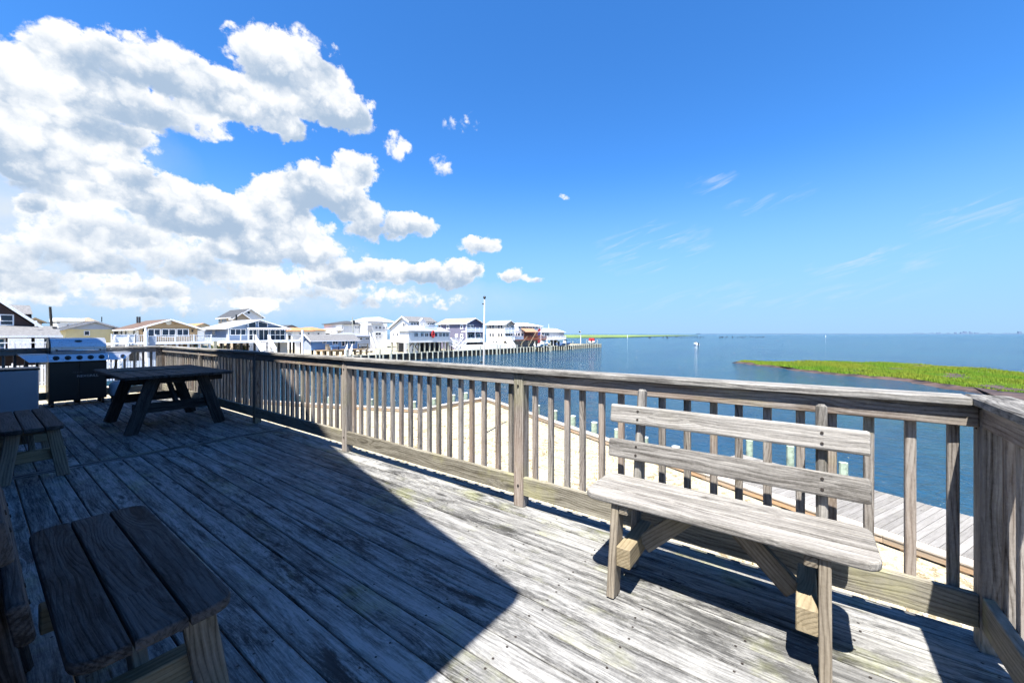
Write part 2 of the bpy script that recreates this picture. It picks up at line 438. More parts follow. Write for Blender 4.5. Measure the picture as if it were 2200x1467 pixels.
def water():
    m, nb, p = new_mat('bay_water')
    g = nb.n('ShaderNodeNewGeometry').outputs['Position']
    gm = nb.v('MULTIPLY', g, (1.0, 0.62, 1.0))
    big = nb.noise(g, 0.018, 4, 0.6); mid = nb.noise(g, 0.09, 4, 0.6)
    w1 = nb.noise(gm, 0.55, 5, 0.6, 0.6); w2 = nb.noise(gm, 2.4, 4, 0.62, 0.8)
    col = nb.mix(nb.ramp(big, 0.35, 0.65), (0.007, 0.040, 0.092), (0.016, 0.066, 0.112))
    col = nb.mix(nb.ramp(mid, 0.4, 0.65, 0.0, 0.5), col, (0.022, 0.070, 0.092))
    wind = nb.ramp(nb.noise(nb.v('MULTIPLY', g, (0.012, 0.05, 1.0)), 1.0, 5, 0.65, 0.5), 0.45, 0.66)
    col = nb.mix(nb.m('MULTIPLY', wind, 0.55), col, (0.004, 0.030, 0.080))
    nb.put(p.inputs['Base Color'], col)
    p.inputs['IOR'].default_value = 1.33
    p.inputs['Roughness'].default_value = 0.09; p.inputs['Specular IOR Level'].default_value = 0.3
    bp = nb.n('ShaderNodeBump'); bp.inputs['Strength'].default_value = 1.0; bp.inputs['Distance'].default_value = 0.9
    nb.put(bp.inputs['Height'], nb.m('MULTIPLY_ADD', w2, 0.62, w1)); nb.put(p.inputs['Normal'], bp.outputs[0])
    return m


M['water'] = water()


def marsh_mat(name, c1, c2, c3, sc=0.12):
    m, nb, p = new_mat(name)
    g = nb.n('ShaderNodeNewGeometry')
    f = nb.noise(g.outputs['Position'], sc, 4, 0.6)
    col = nb.mix(nb.ramp(f, 0.35, 0.65), c1, c2)
    col = nb.mix(nb.m('MULTIPLY', g.outputs['Random Per Island'], 0.5), col, c3)
    nb.put(p.inputs['Base Color'], col); p.inputs['Roughness'].default_value = 0.8
    p.inputs['Specular IOR Level'].default_value = 0.15
    return m


M['grass'] = marsh_mat('cordgrass', (0.115, 0.245, 0.018), (0.235, 0.255, 0.026), (0.075, 0.16, 0.016))
M['mud'] = plain('peat_mud', (0.06, 0.036, 0.0256), 0.7, 0.4, 0.8, bump=0.8, bscale=3)
M['fargrass'] = plain('far_marsh', (0.136, 0.2, 0.048), 0.9, 0.25, 0.02)

# ------------------------------------------------------------------ builders
_cache = {}


def link(name, me, parent=None, loc=(0, 0, 0), rot=None):
    o = bpy.data.objects.new(name, me); COL.objects.link(o)
    o.location = loc
    if rot is not None:
        if isinstance(rot, Matrix): o.rotation_euler = rot.to_euler()
        else: o.rotation_euler = rot
    if parent is not None: o.parent = parent
    return o


def thing(name, label, cat, loc=(0, 0, 0), group=None, kind=None, rot=None):
    o = bpy.data.objects.new(name, None); COL.objects.link(o); o.location = loc
    o.empty_display_size = 0.2
    if rot: o.rotation_euler = rot
    if kind: o['kind'] = kind
    if label: o['label'] = label
    if cat: o['category'] = cat
    if group: o['group'] = group
    return o


def tag(o, label=None, cat=None, group=None, kind=None):
    if label: o['label'] = label
    if cat: o['category'] = cat
    if group: o['group'] = group
    if kind: o['kind'] = kind
    return o


def mesh_from(bm, name, mat, smooth=False):
    me = bpy.data.meshes.new(name); bm.to_mesh(me); bm.free()
    for m in (mat if isinstance(mat, (list, tuple)) else [mat]): me.materials.append(m)
    if smooth:
        for p in me.polygons: p.use_smooth = True
    return me


def box_me(sx, sy, sz, mat, bev=0.0):
    k = (round(sx, 4), round(sy, 4), round(sz, 4), mat.name, bev)
    if k in _cache: return _cache[k]
    bm = bmesh.new(); bmesh.ops.create_cube(bm, size=1)
    bmesh.ops.scale(bm, vec=(sx, sy, sz), verts=bm.verts)
    if bev: bmesh.ops.bevel(bm, geom=list(bm.edges), offset=bev, segments=1, affect='EDGES', profile=0.5)
    _cache[k] = mesh_from(bm, 'board', mat)
    return _cache[k]


def board(name, parent, c, dims, mat, rot=None, bev=0.004):
    """dims: length (local X), width (local Y), thickness (local Z)"""
    return link(name, box_me(*dims, mat, bev), parent, c, rot)


RY = (0, 0, R(90))          # length along Y, width along X
RZ = (0, R(-90), 0)         # length along Z, width along Y, thickness along X
RYE = (R(90), 0, R(90))     # length along Y, on edge: width along Z


def beam(name, parent, a, bb, w, t, mat, up=(0, 0, 1), bev=0.004):
    """timber from a to bb, width w (in the 'up' plane), thickness t"""
    a = Vector(a); bb = Vector(bb); d = bb - a; L = d.length; d.normalize()
    u = Vector(up); s = d.cross(u)
    if s.length < 1e-4: s = d.cross(Vector((1, 0, 0)))
    s.normalize(); u = s.cross(d).normalized()
    mtx = Matrix((d, u, -d.cross(u) * -1)).transposed()
    mtx = Matrix((d, u, d.cross(u))).transposed()
    return link(name, box_me(L, w, t, mat, bev), parent, (a + bb) / 2, mtx)


class MB:
    """collects boxes / prisms / tubes into one mesh"""
    def __init__(s): s.bm = bmesh.new()

    def box(s, x0, x1, y0, y1, z0, z1):
        vs = [s.bm.verts.new(p) for p in ((x0, y0, z0), (x1, y0, z0), (x1, y1, z0), (x0, y1, z0), (x0, y0, z1), (x1, y0, z1), (x1, y1, z1), (x0, y1, z1))]
        for f in ((0, 3, 2, 1), (4, 5, 6, 7), (0, 1, 5, 4), (1, 2, 6, 5), (2, 3, 7, 6), (3, 0, 4, 7)):
            s.bm.faces.new([vs[i] for i in f])
        return s

    def prism(s, pts, off):
        """pts: planar polygon (3D), extruded by off"""
        off = Vector(off)
        a = [s.bm.verts.new(p) for p in pts]; c = [s.bm.verts.new(Vector(p) + off) for p in pts]
        s.bm.faces.new(a); s.bm.faces.new(c[::-1]); n = len(pts)
        for i in range(n): s.bm.faces.new((a[i], c[i], c[(i + 1) % n], a[(i + 1) % n]))
        return s

    def bar(s, a, bb, w, t=None):
        t = t or w; a = Vector(a); bb = Vector(bb); d = (bb - a).normalized()
        u = Vector((0, 0, 1)) if abs(d.z) < 0.95 else Vector((1, 0, 0))
        sd_ = d.cross(u).normalized(); u = sd_.cross(d)
        pts = [a + sd_ * (w / 2 * i) + u * (t / 2 * j) for i, j in ((-1, -1), (1, -1), (1, 1), (-1, 1))]
        return s.prism(pts, bb - a)

    def tube(s, a, bb, r0, r1=None, n=10):
        r1 = r0 if r1 is None else r1
        a = Vector(a); bb = Vector(bb); d = (bb - a).normalized()
        u = Vector((0, 0, 1)) if abs(d.z) < 0.95 else Vector((1, 0, 0))
        p = d.cross(u).normalized(); q = p.cross(d)
        A = []; B = []
        for i in range(n):
            t = 2 * math.pi * i / n; o = p * math.cos(t) + q * math.sin(t)
            A.append(s.bm.verts.new(a + o * r0)); B.append(s.bm.verts.new(bb + o * r1))
        s.bm.faces.new(A[::-1]); s.bm.faces.new(B)
        for i in range(n): s.bm.faces.new((A[i], A[(i + 1) % n], B[(i + 1) % n], B[i]))
        return s

    def poly(s, pts):
        s.bm.faces.new([s.bm.verts.new(p) for p in pts]); return s

    def build(s, name, mat, parent=None, bev=0.0, smooth=False, loc=(0, 0, 0)):
        if bev: bmesh.ops.bevel(s.bm, geom=list(s.bm.edges), offset=bev, segments=2, affect='EDGES', profile=0.5)
        bmesh.ops.recalc_face_normals(s.bm, faces=s.bm.faces)
        return link(name, mesh_from(s.bm, name, mat, smooth), parent, loc)


def copy_tree(o, parent=None):
    c = o.copy(); COL.objects.link(c); c.parent = parent
    for ch in list(o.children): copy_tree(ch, c)
    return c


# ------------------------------------------------------------------ ground, water, marsh
CAPZ = -2.757; SANDZ = -2.97; WATZ = -4.2
BDIR = Vector((0.428, 0.904, 0)).normalized(); BNOR = Vector((BDIR.y, -BDIR.x, 0))
BC = Vector((19.7, 16.7, 0))                     # seaward corner of the sand lot
bm = bmesh.new()
back = BC - BDIR * 240
SHORE = [(14.55, 17.0), (12.3, 22.5), (10.5, 27.5), (6.0, 45.0), (5.0, 67.2)]
land = [(back.x, back.y), (BC.x, BC.y)] + SHORE + [(153, 67.2), (153, 120), (230, 420), (-400, 420), (-400, -200)]
vs_ = [bm.verts.new((x, y, SANDZ)) for x, y in land]
for tri in tessellate_polygon([[Vector((x, y, 0)) for x, y in land]]):
    a_, b_, c_ = (vs_[i] for i in tri)
    up_ = (b_.co - a_.co).cross(c_.co - a_.co).z
    bm.faces.new((a_, b_, c_) if up_ > 0 else (a_, c_, b_))
tag(link('ground', mesh_from(bm, 'ground', M['sand'])), kind='structure')
mb = MB(); mb.poly([(-3000, -30000, WATZ), (40000, -30000, WATZ), (40000, 40000, WATZ), (-3000, 40000, WATZ)])
tag(mb.build('water', M['water']), kind='structure')

# marsh peninsula: outline taken on the water plane
near = [(1566, 779), (1600, 783), (1640, 787), (1680, 792), (1720, 799), (1790, 806), (1860, 812), (1920, 818), (1960, 826), (2010, 836), (2080, 846), (2200, 862), (2400, 905)]
far = [(2400, 840), (2200, 803), (2100, 794), (2000, 787), (1900, 781), (1800, 778), (1720, 778), (1690, 780), (1660, 779), (1620, 776.5), (1585, 777)]


def dens_line(pts, n, amp):
    out = []
    for i in range(len(pts) - 1):
        for k in range(n):
            t = k / n
            p = pts[i].lerp(pts[i + 1], t)
            j = mnoise.noise_vector(p * 0.45) * amp
            out.append(p + Vector((j.x, j.y, 0)))
    out.append(pts[-1]); return out


nearw = dens_line([atz(x, y, WATZ) for x, y in near], 6, 0.9)
farw = dens_line([atz(x, y, WATZ) for x, y in far], 5, 0.8)
outline = nearw + farw
bm = bmesh.new()
lo = [bm.verts.new((p.x, p.y, WATZ - 0.1)) for p in outline]
cen = sum(outline, Vector()) / len(outline)
hi = []
for i, p in enumerate(outline):
    prv = outline[i - 1]; nx = outline[(i + 1) % len(outline)]
    tdir = (nx - prv); nrm = Vector((-tdir.y, tdir.x, 0)).normalized()
    # outline runs near edge left->right then back: inside lies to the left
    wdt = (1.1 if i < len(nearw) else 0.4) + 0.6 * (0.5 + 0.5 * mnoise.noise(p * 0.3))
    if i < len(nearw): wdt += 1.9 * max(0, min(1, (i - 36) / 20))
    q = p + nrm * wdt
    hi.append(bm.verts.new((q.x, q.y, WATZ + 0.22 + 0.12 * mnoise.noise(p * 0.5))))
n_ = len(outline)
for i in range(n_): bm.faces.new((lo[i], lo[(i + 1) % n_], hi[(i + 1) % n_], hi[i]))
inner = [v.co.copy() for v in hi]
for tri in tessellate_polygon([inner]): bm.faces.new([hi[i] for i in tri])
bmesh.ops.recalc_face_normals(bm, faces=bm.faces)
tag(link('marsh_bank', mesh_from(bm, 'marsh_bank', M['mud'])), kind='structure')


def inside(x, y, poly):
    c = False; j = len(poly) - 1
    for i in range(len(poly)):
        if (poly[i].y > y) != (poly[j].y > y) and x < (poly[j].x - poly[i].x) * (y - poly[i].y) / (poly[j].y - poly[i].y) + poly[i].x: c = not c
        j = i
    return c


def blades(name, mat, pts, hmin, hmax, wid, rng):
    verts = []; faces = []
    for (x, y, z, hs_) in pts:
        h = rng.uniform(hmin, hmax) * hs_; a = rng.uniform(0, math.pi); w = wid * rng.uniform(0.6, 1.3)
        dx, dy = math.cos(a) * w, math.sin(a) * w
        lx, ly = rng.uniform(-.25, .25) * h, rng.uniform(-.25, .25) * h
        k = len(verts)
        verts += [(x - dx, y - dy, z), (x + dx, y + dy, z), (x + dx * .55 + lx * .4, y + dy * .55 + ly * .4, z + h * .6), (x + lx, y + ly, z + h), (x - dx * .55 + lx * .4, y - dy * .55 + ly * .4, z + h * .6)]
        faces.append((k, k + 1, k + 2, k + 3, k + 4))
    me = bpy.data.meshes.new(name); me.from_pydata(verts, [], faces); me.materials.append(mat)
    return link(name, me)


rng = random.Random(3)
xs = [p.x for p in inner]; ys = [p.y for p in inner]
pts = []
while len(pts) < 52000:
    x = rng.uniform(min(xs), max(xs)); y = rng.uniform(min(ys), max(ys))
    dcam = math.hypot(x, y)
    if rng.random() > min(1, (48 / dcam) ** 1.4): continue
    if not inside(x, y, inner): continue
    nv = mnoise.noise(Vector((x * .23, y * .23, 4)))
    if nv < -0.42 and rng.random() < .85: continue
    pts.append((x, y, WATZ + 0.12, 0.75 + 0.5 * nv))
tag(blades('marsh_grass', M['grass'], pts, 0.28, 0.55, 0.05, rng), 'bright green cordgrass covering the marsh point in the bay', 'grass', kind='stuff')

# far marsh on the horizon and the hazy shore at the right
mb = MB()
P0 = [atz(x, y, WATZ) for x, y in ((1190, 725.5), (1290, 726), (1350, 725), (1400, 723.2), (1440, 722.2), (1500, 721.0), (1440, 720.4), (1190, 719.5))]
mb.prism([(p.x, p.y, WATZ - .1) for p in P0], (0, 0, 1.1))
tag(mb.build('far_marsh', M['fargrass']), kind='structure')
mb = MB()
rng = random.Random(5)
for i in range(46):
    px = rng.uniform(1960, 2330); d = ray(px, 717); d.z = 0
    p = d * 9000; w = rng.uniform(12, 60); h = rng.choice([18, 22, 25, 30, 40, 60])
    mb.box(p.x - w / 2, p.x + w / 2, p.y - w / 2, p.y + w / 2, WATZ, WATZ + h)
a_, b_ = ray(1500, 717) * 9050, ray(2400, 717) * 9050
mb.bar((a_.x, a_.y, WATZ + 3), (b_.x, b_.y, WATZ + 3), 200, 16)
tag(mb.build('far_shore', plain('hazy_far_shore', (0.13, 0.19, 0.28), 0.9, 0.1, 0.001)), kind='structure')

# gravel and shells lying on the sand close under the deck
rng = random.Random(11)
ico = bmesh.new(); bmesh.ops.create_icosphere(ico, subdivisions=1, radius=1)
iv = [v.co.copy() for v in ico.verts]; ifc = [[v.index for v in f.verts] for f in ico.faces]; ico.free()
verts = []; faces = []
for i in range(5200):
    u = rng.uniform(-6, 12); w = rng.uniform(0.25, 7.5) ** 1.0
    p = BC - BDIR * 19 + BDIR * u - BNOR * w
    if p.x < 3.0: continue
    s_ = rng.uniform(.014, .04); k = len(verts); e = Vector((rng.uniform(.7, 1.4), rng.uniform(.7, 1.4), rng.uniform(.4, .8)))
    for q in iv: verts.append((p.x + q.x * s_ * e.x, p.y + q.y * s_ * e.y, SANDZ + 0.006 + q.z * s_ * e.z))
    faces += [[k + j for j in f] for f in ifc]
me = bpy.data.meshes.new('gravel'); me.from_pydata(verts, [], faces); me.materials.append(M['stone'])
tag(link('gravel', me), 'pale shell gravel scattered on the sand below the deck', 'gravel', kind='stuff')

# dry weed tufts on the sand lot
rng = random.Random(21); pts = []
for i in range(170):
    u = rng.uniform(-8, 18); w = rng.uniform(0.6, 9)
    p = BC - BDIR * 18 + BDIR * u - BNOR * w
    if p.x < 3.1 or p.y > 16: continue
    for k in range(rng.randint(5, 16)): pts.append((p.x + rng.gauss(0, .12), p.y + rng.gauss(0, .12), SANDZ, 1))
tag(blades('weed_tufts', plain('dry_weed', (0.30, 0.22, 0.07), 0.9, 0.3, 3), pts, .03, .12, .012, rng), 'dry brown weed tufts dotted over the sand lot', 'weeds', kind='stuff')

# ------------------------------------------------------------------ near bulkhead and dock
def on_line(px, p0, d):
    r = ray(px, 717); # horizontal ray t*r = p0 + s*d
    den = r.x * d.y - r.y * d.x
    t = (p0.x * d.y - p0.y * d.x) / den
    return Vector((r.x * t, r.y * t, 0))


def pile(parent, x, y, ztop, zbot, r, mat=None, name='pile', cap=True):
    mat = mat or M['pile']
    k = ('pile', round(ztop - zbot, 3), r, mat.name)
    if k not in _cache:
        m_ = MB(); m_.tube((0, 0, zbot - ztop), (0, 0, 0), r, r * .96, 12)
        bmesh.ops.recalc_face_normals(m_.bm, faces=m_.bm.faces)
        _cache[k] = mesh_from(m_.bm, 'pile', mat)
    o = link(name, _cache[k], parent, (x, y, ztop))
    if cap:
        k2 = ('pcap', r)
        if k2 not in _cache:
            m_ = MB(); m_.tube((0, 0, 0.003), (0, 0, 0.02), r * .99, r * .8, 12)
            _cache[k2] = mesh_from(m_.bm, 'pile_cap', M['piletop'])
        link('pile_cap', _cache[k2], o)
    return o


def bulkhead_run(root, A, B, out):
    d = (B - A).normalized(); L = (B - A).length
    inn = -out
    n = max(1, int(L / 3.6)); seg = L / n
    ang = math.atan2(d.y, d.x)
    for i in range(n):
        c = A + d * (seg * (i + .5))
        q = c + out * 0.0
        board('cap_board', root, (q.x, q.y, CAPZ - .02), (seg - .006, .30, .045), M['bulkcap'], (0, 0, ang), .006)
        q = c + inn * .11
        board('wale', root, (q.x, q.y, CAPZ - .107), (seg - .006, .05, .125), M['bulk'], (0, 0, ang), .006)
        q = c + out * .05
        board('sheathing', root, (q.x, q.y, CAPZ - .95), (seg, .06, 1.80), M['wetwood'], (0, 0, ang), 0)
        q = c + out * .13
        board('outer_wale', root, (q.x, q.y, CAPZ - .40), (seg - .006, .09, .2), M['bulk'], (0, 0, ang), .006)
    nb_ = int(L / 0.62)
    for i in range(nb_):
        c = A + d * (0.3 + i * L / nb_) + inn * .06
        board('spacer_block', root, (c.x, c.y, CAPZ - .19), (.30, .09, .075), M['bulk'], (0, 0, ang), .004)


bk = thing('bulkhead', 'timber bulkhead with plank cap round the sand lot below the deck', 'bulkhead', (BC.x, BC.y, SANDZ))
bkp = bk
_off = Vector(bk.location)


class _Rel:  # children of a root that is not at the origin
    pass


def finish(root):
    """children were placed in world coordinates: make them relative to the root"""
    inv = Matrix.Translation(-Vector(root.location))
    for c in root.children: c.location = Vector(c.location) - Vector(root.location)


bulkhead_run(bk, BC - BDIR * 32, BC + BDIR * .1, BNOR)
pts_ = [Vector((BC.x + .1, BC.y, 0))] + [Vector((x, y, 0)) for x, y in SHORE[:4]]
for a_, b_ in zip(pts_, pts_[1:]):
    d = (b_ - a_).normalized(); bulkhead_run(bk, a_, b_, Vector((d.y, -d.x, 0)))
for px in (1155, 1192, 1231, 1277, 1327, 1385, 1452, 1112):
    q = on_line(px, BC + BNOR * .33, BDIR)
    pile(bk, q.x, q.y, CAPZ + .38, WATZ - .3, .135)
for px in (1001, 974, 932):
    q = on_line(px, Vector((BC.x, 17.3, 0)), Vector((-1, 0, 0))); pile(bk, q.x, q.y, CAPZ + .36, WATZ - .3, .135)
for px in (889, 845, 797, 754, 709, 672, 640):
    d = (pts_[3] - pts_[2]).normalized(); q = on_line(px, pts_[2] + Vector((d.y, -d.x, 0)) * .33, d)
    pile(bk, q.x, q.y, CAPZ + .36, WATZ - .3, .135)
finish(bk)

dock = thing('dock', 'weathered grey plank dock running along the bulkhead', 'dock', tuple(BC - BDIR * 19 + BNOR * 1.4 + Vector((0, 0, WATZ))))
ang = math.atan2(BNOR.y, BNOR.x)
d_end = on_line(1592, BC + BNOR * 2.6, BDIR)
s1 = (d_end - (BC + BNOR * 2.6)).dot(BDIR)            # negative distance from the corner
pitch = 0.147; k = 0; s_ = s1
rng = random.Random(4)
while s_ > -30:
    c = BC + BDIR * s_ + BNOR * (0.165 + 1.27)
    board('plank', dock, (c.x, c.y, CAPZ - .018 + rng.uniform(-.003, .003)), (2.52, .140, .036), M['dock'], (0, 0, ang), .004)
    s_ -= pitch
c = BC + BDIR * ((s1 - 30) / 2) + BNOR * 2.62
board('fascia', dock, (c.x, c.y, CAPZ - .13), (30 + s1, .045, .2), M['dock'], (0, 0, math.atan2(BDIR.y, BDIR.x)), .005)
for px, zt in ((1610, .5), (1698, .62), (1812, .50), (1956, .62)):
    q = on_line(px, BC + BNOR * 2.80, BDIR); pile(dock, q.x, q.y, CAPZ + zt, WATZ - .3, .11, cap=False)
for s_ in (-22, -26):
    q = BC + BNOR * 2.80 + BDIR * s_; pile(dock, q.x, q.y, CAPZ + .5, WATZ - .3, .11, cap=False)
finish(dock)

# flagpole standing on the sand lot
q = ray(1037, 717); q = q * 17.0
fp = thing('flagpole', 'bare white flagpole with a dark ball on top rising above the railing', 'flagpole', (q.x, q.y, SANDZ))
zt = CAM_H + 75 * 17 / FPX
q2 = ray(1041, 717) * 17.0 - q
mb = MB(); mb.tube((0, 0, 0), (q2.x, q2.y, zt - SANDZ), .048, .028, 14); mb.build('shaft', M['pole'], fp, smooth=True)
bm = bmesh.new(); bmesh.ops.create_uvsphere(bm, u_segments=14, v_segments=10, radius=.062)
link('finial_ball', mesh_from(bm, 'ball', M['black'], True), fp, (q2.x, q2.y, zt - SANDZ + .06))
mb = MB(); mb.box(-.06, .06, -.02, .02, -.03, .03); mb.build('cleat', M['black'], fp, loc=(-.02, .05, 3.1))
mb = MB(); mb.box(-.05, .05, -.015, .015, -.03, .03); mb.build('pulley', M['black'], fp, loc=(q2.x - .03, q2.y + .04, zt - SANDZ - .22))

# ------------------------------------------------------------------ deck
deck = thing('deck', None, None, (0, 0, 0), kind='structure')
BP = 0.1445
rng = random.Random(8)
BATY = 5.96
xb = 2.70
i = 0
while xb > -1.0:
    xc = xb - BP / 2
    y0, y1 = -0.80, BATY - .075
    if xc < -.14: y1 = 1.05
    dz = rng.uniform(-.0015, .0015)
    board('deck_board', deck, (xc, (y0 + y1) / 2, -.018 + dz), (y1 - y0, .138, .036), M['deck'], RY, .005)
    if xc > -.14:
        y0, y1 = BATY + .075, 11.75
        board('deck_board', deck, (xc, (y0 + y1) / 2, -.018 - dz), (y1 - y0, .138, .036), M['deck'], RY, .005)
    xb -= BP; i += 1
board('batten_board', deck, (1.28, BATY + .035, -.016), (2.86, .066, .036), M['deck'], None, .005)
board('batten_board', deck, (1.28, BATY - .035, -.018), (2.86, .066, .036), M['deck'], None, .005)
board('rim_joist', deck, (2.73, 5.4, -.16), (12.5, .24, .04), M['rail'], RYE, .004)
board('rim_joist', deck, (1.3, 11.78, -.16), (2.9, .04, .24), M['rail'], None, .004)
for y_ in [-.6 + .41 * k for k in range(31)]:
    board('joist', deck, (.85, y_, -.15), (3.7, .04, .22), M['rail'], None, 0) if y_ < 1 else board('joist', deck, (1.28, y_, -.15), (2.84, .04, .22), M['rail'], None, 0)
for y_ in (-.5, 2.5, 5.5, 8.5, 11.5):
    board('support_post', deck, (2.55, y_, -1.62), (2.7, .14, .14), M['rail'], RZ, .005)
mb = MB(); rng = random.Random(9)
for k in range(30):
    yy = -.6 + .41 * k
    xx = 2.70 - BP / 2
    while xx > -.1:
        for o_ in (-.04, .04):
            if rng.random() < .75:
                cx_, cy_ = xx + o_ + rng.uniform(-.006, .006), yy + rng.uniform(-.02, .02)
                mb.poly([(cx_ + .006 * math.cos(t), cy_ + .006 * math.sin(t), .0022) for t in [j * math.pi / 3 for j in range(6)]])
        xx -= BP
tag(mb.build('screw_heads', M['screw'], deck), kind='stuff')

# ------------------------------------------------------------------ railings
POSTY = [-.642 + 2.438 * k for k in range(6)]       # -0.642 ... 11.548
CAPT = 1.075


def railing(name, label, horizontal, posts, face, out, a0, a1, cap_a0, cap_a1, skip_first=False):
    """posts along axis; horizontal: 'y' runs along Y at x=face (out=+1: outside is +x), 'x' runs along X at y=face"""
    def P3(al, ac, z): return (face + out * ac, al, z) if horizontal == 'y' else (al, face + out * ac, z)
    rl = (lambda: RY) if horizontal == 'y' else (lambda: None)
    root = thing(name, label, 'railing', P3((a0 + a1) / 2, .05, 0))
    rngl = random.Random(len(label) + int(abs(face) * 100))
    EDGE = RYE if horizontal == 'y' else (R(90), 0, 0)
    for p in posts:
        po = board('post', root, P3(p, .0445, .513), (1.03, .089, .089), M['rail'], RZ, .006)
        kb = 'boltmesh'
        if kb not in _cache:
            m_ = MB(); m_.tube((0, 0, 0), (0, 0, .006), .010, .007, 10); _cache[kb] = mesh_from(m_.bm, 'bolt', M['screw'])
        for bz in (.165, .94):
            bo_ = link('bolt', _cache[kb], root, P3(p, -.001, bz), (0, R(-90), 0) if horizontal == 'y' else ((R(-90), 0, 0) if out < 0 else (R(90), 0, 0)))
    # cap boards, joined over posts
    cuts = [cap_a0] + [p for p in posts if cap_a0 + .6 < p < cap_a1 - .6][1::2] + [cap_a1]
    for c0, c1 in zip(cuts, cuts[1:]):
        board('cap_rail', root, P3((c0 + c1) / 2, .045, CAPT - .019 + rngl.uniform(-.001, .001)), (c1 - c0 - .004, .140, .038), M['cap'], rl(), .006)
    for p, q_ in zip(posts, posts[1:]):
        c0, c1 = p + .0455, q_ - .0455
        board('top_rail', root, P3((c0 + c1) / 2, .022, CAPT - .038 - .046), (c1 - c0, .089, .038), M['rail'], EDGE, .004)
        board('bottom_rail', root, P3((c0 + c1) / 2, .022, .165), (c1 - c0, .14, .038), M['bottom'], EDGE, .004)
        n = int(round((c1 - c0) / .1385)); st_ = (c1 - c0) / n
        for k in range(n):
            a = c0 + st_ * (k + .5) + rngl.uniform(-.010, .010)
            o = board('baluster', root, P3(a, .061, .575), (.93, .038, .038), M['rail'], (0, R(-90) + rngl.gauss(0, .003), rngl.gauss(0, .05)), .004)
    finish(root)
    return root


railing('railing', 'long weathered deck railing with square balusters facing the bay', 'y', POSTY, 2.525, 1, POSTY[0], POSTY[-1], -.574, POSTY[-1] + .11)
railing('railing', 'dark shaded railing crossing at the right edge, next to the bench', 'x', [2.57 - 2.2 * k for k in (2, 1, 0)], -.600, -1, -1.6, 2.57, -1.8, 2.64)
railing('railing', 'railing across the far end of the deck behind the barbecue grill', 'x', [-.02, 1.25, 2.48], 11.505, 1, 0, 2.4, -.06, 2.492)

# ------------------------------------------------------------------ benches


def rounded_plank(name, parent, y0, y1, x0, x1, z0, z1, mat, r=(0, 0, 0, 0), bev=.007):
    """plank lying flat; corner radii for (x0,y0),(x1,y0),(x1,y1),(x0,y1); local X of the mesh is the long axis"""
    L, Wd = y1 - y0, x1 - x0
    cs = [(-L / 2, Wd / 2, r[0], 1), (-L / 2, -Wd / 2, r[1], 2), (L / 2, -Wd / 2, r[2], 3), (L / 2, Wd / 2, r[3], 0)]
    # mesh frame: X = along world y, Y = minus world x
    pl = []
    for (cx_, cy_, rr, qd) in cs:
        if rr < .001: pl.append((cx_, cy_)); continue
        sx_ = 1 if cx_ < 0 else -1; sy_ = 1 if cy_ < 0 else -1
        ox, oy = cx_ + sx_ * rr, cy_ + sy_ * rr
        st_ = {1: 90, 2: 180, 3: 270, 0: 0}[qd]
        for k in range(6):
            t = R(st_ + 90 * k / 5)
            pl.append((ox + rr * math.cos(t), oy + rr * math.sin(t)))
    m_ = MB(); m_.prism([(x, y, -(z1 - z0) / 2) for x, y in pl], (0, 0, z1 - z0))
    bmesh.ops.recalc_face_normals(m_.bm, faces=m_.bm.faces)
    hor = [e for e in m_.bm.edges if abs(e.verts[0].co.z - e.verts[1].co.z) < 1e-5]
    bmesh.ops.bevel(m_.bm, geom=hor, offset=bev, segments=2, affect='EDGES', profile=.5)
    return link(name, mesh_from(m_.bm, name, mat), parent, ((x0 + x1) / 2, (y0 + y1) / 2, (z0 + z1) / 2), RY)


def make_bench(label, loc, rz, L=1.2, seatmat='bench', gap=.004, group=None, back=True, legmat='legs', bo=0.0):
    root = thing('bench', label, 'bench', loc, group, rot=(0, 0, rz))
    h = L / 2; sm = M[seatmat]; lm = M[legmat]
    w = .118
    for k in range(3):
        x0 = k * (w + gap)
        r = (.06, 0, 0, .06) if k == 0 else ((0, .06, .06, 0) if k == 2 else (0, 0, 0, 0))
        rounded_plank('seat_board', root, -h, h, x0, x0 + w, .462, .500, sm, r, .009)
    for s_ in (-1, 1):
        y_ = s_ * (h - .17)
        beam('leg', root, (-.005, y_, .0), (.065, y_, .461), .088, .04, lm, up=(1, 0, 0))
        if not back: beam('leg', root, (.355, y_, .0), (.295, y_, .461), .088, .04, lm, up=(1, 0, 0))
        board('cleat', root, (.18, y_ - s_ * .045, .437), (.33, .045, .046), lm)
        board('stretcher', root, (.165, y_ - s_ * .058, .215), (.37, .072, .10), M['fresh'])
        beam('brace', root, (.18, y_ - s_ * .10, .215), (.18, s_ * .09, .448), .088, .04, lm, up=(0, 0, 1))
        if back:
            beam('upright', root, (.335 - .127 * .19 / .815 + bo, y_, .0), (.462 + bo, y_, 1.005), .066, .045, sm, up=(1, 0, 0), bev=.012)
    if back:
        tilt = math.atan2(.127, .815)
        for zc, nm in ((.655, 'back_slat'), (.858, 'back_slat')):
            xf = .335 + bo + .127 * (zc - .19) / .815 - .033 - .019
            m_ = MB(); m_.box(-h, h, -.054, .054, -.017, .017)
            o = m_.build(nm, sm, root, bev=.011)
            o.location = (xf, 0, zc)
            # local X -> world y, local Y -> up the back, local Z -> towards the sitter
            ux = Vector((0, 1, 0)); uy = Vector((math.sin(tilt), 0, math.cos(tilt))); uz = ux.cross(uy)
            o.rotation_euler = Matrix((ux, uy, uz)).transposed().to_euler()
            for s_ in (-1, 1):
                for dy in (-.024, .024):
                    m2 = MB(); m2.tube((0, 0, 0), (0, 0, .0035), .007, .007, 8)
                    sc = m2.build('screw', M['screw'], o)
                    zz = .0165 if uz.x < 0 else -.0200
                    sc.location = (s_ * (h - .17), dy, zz)
    return root


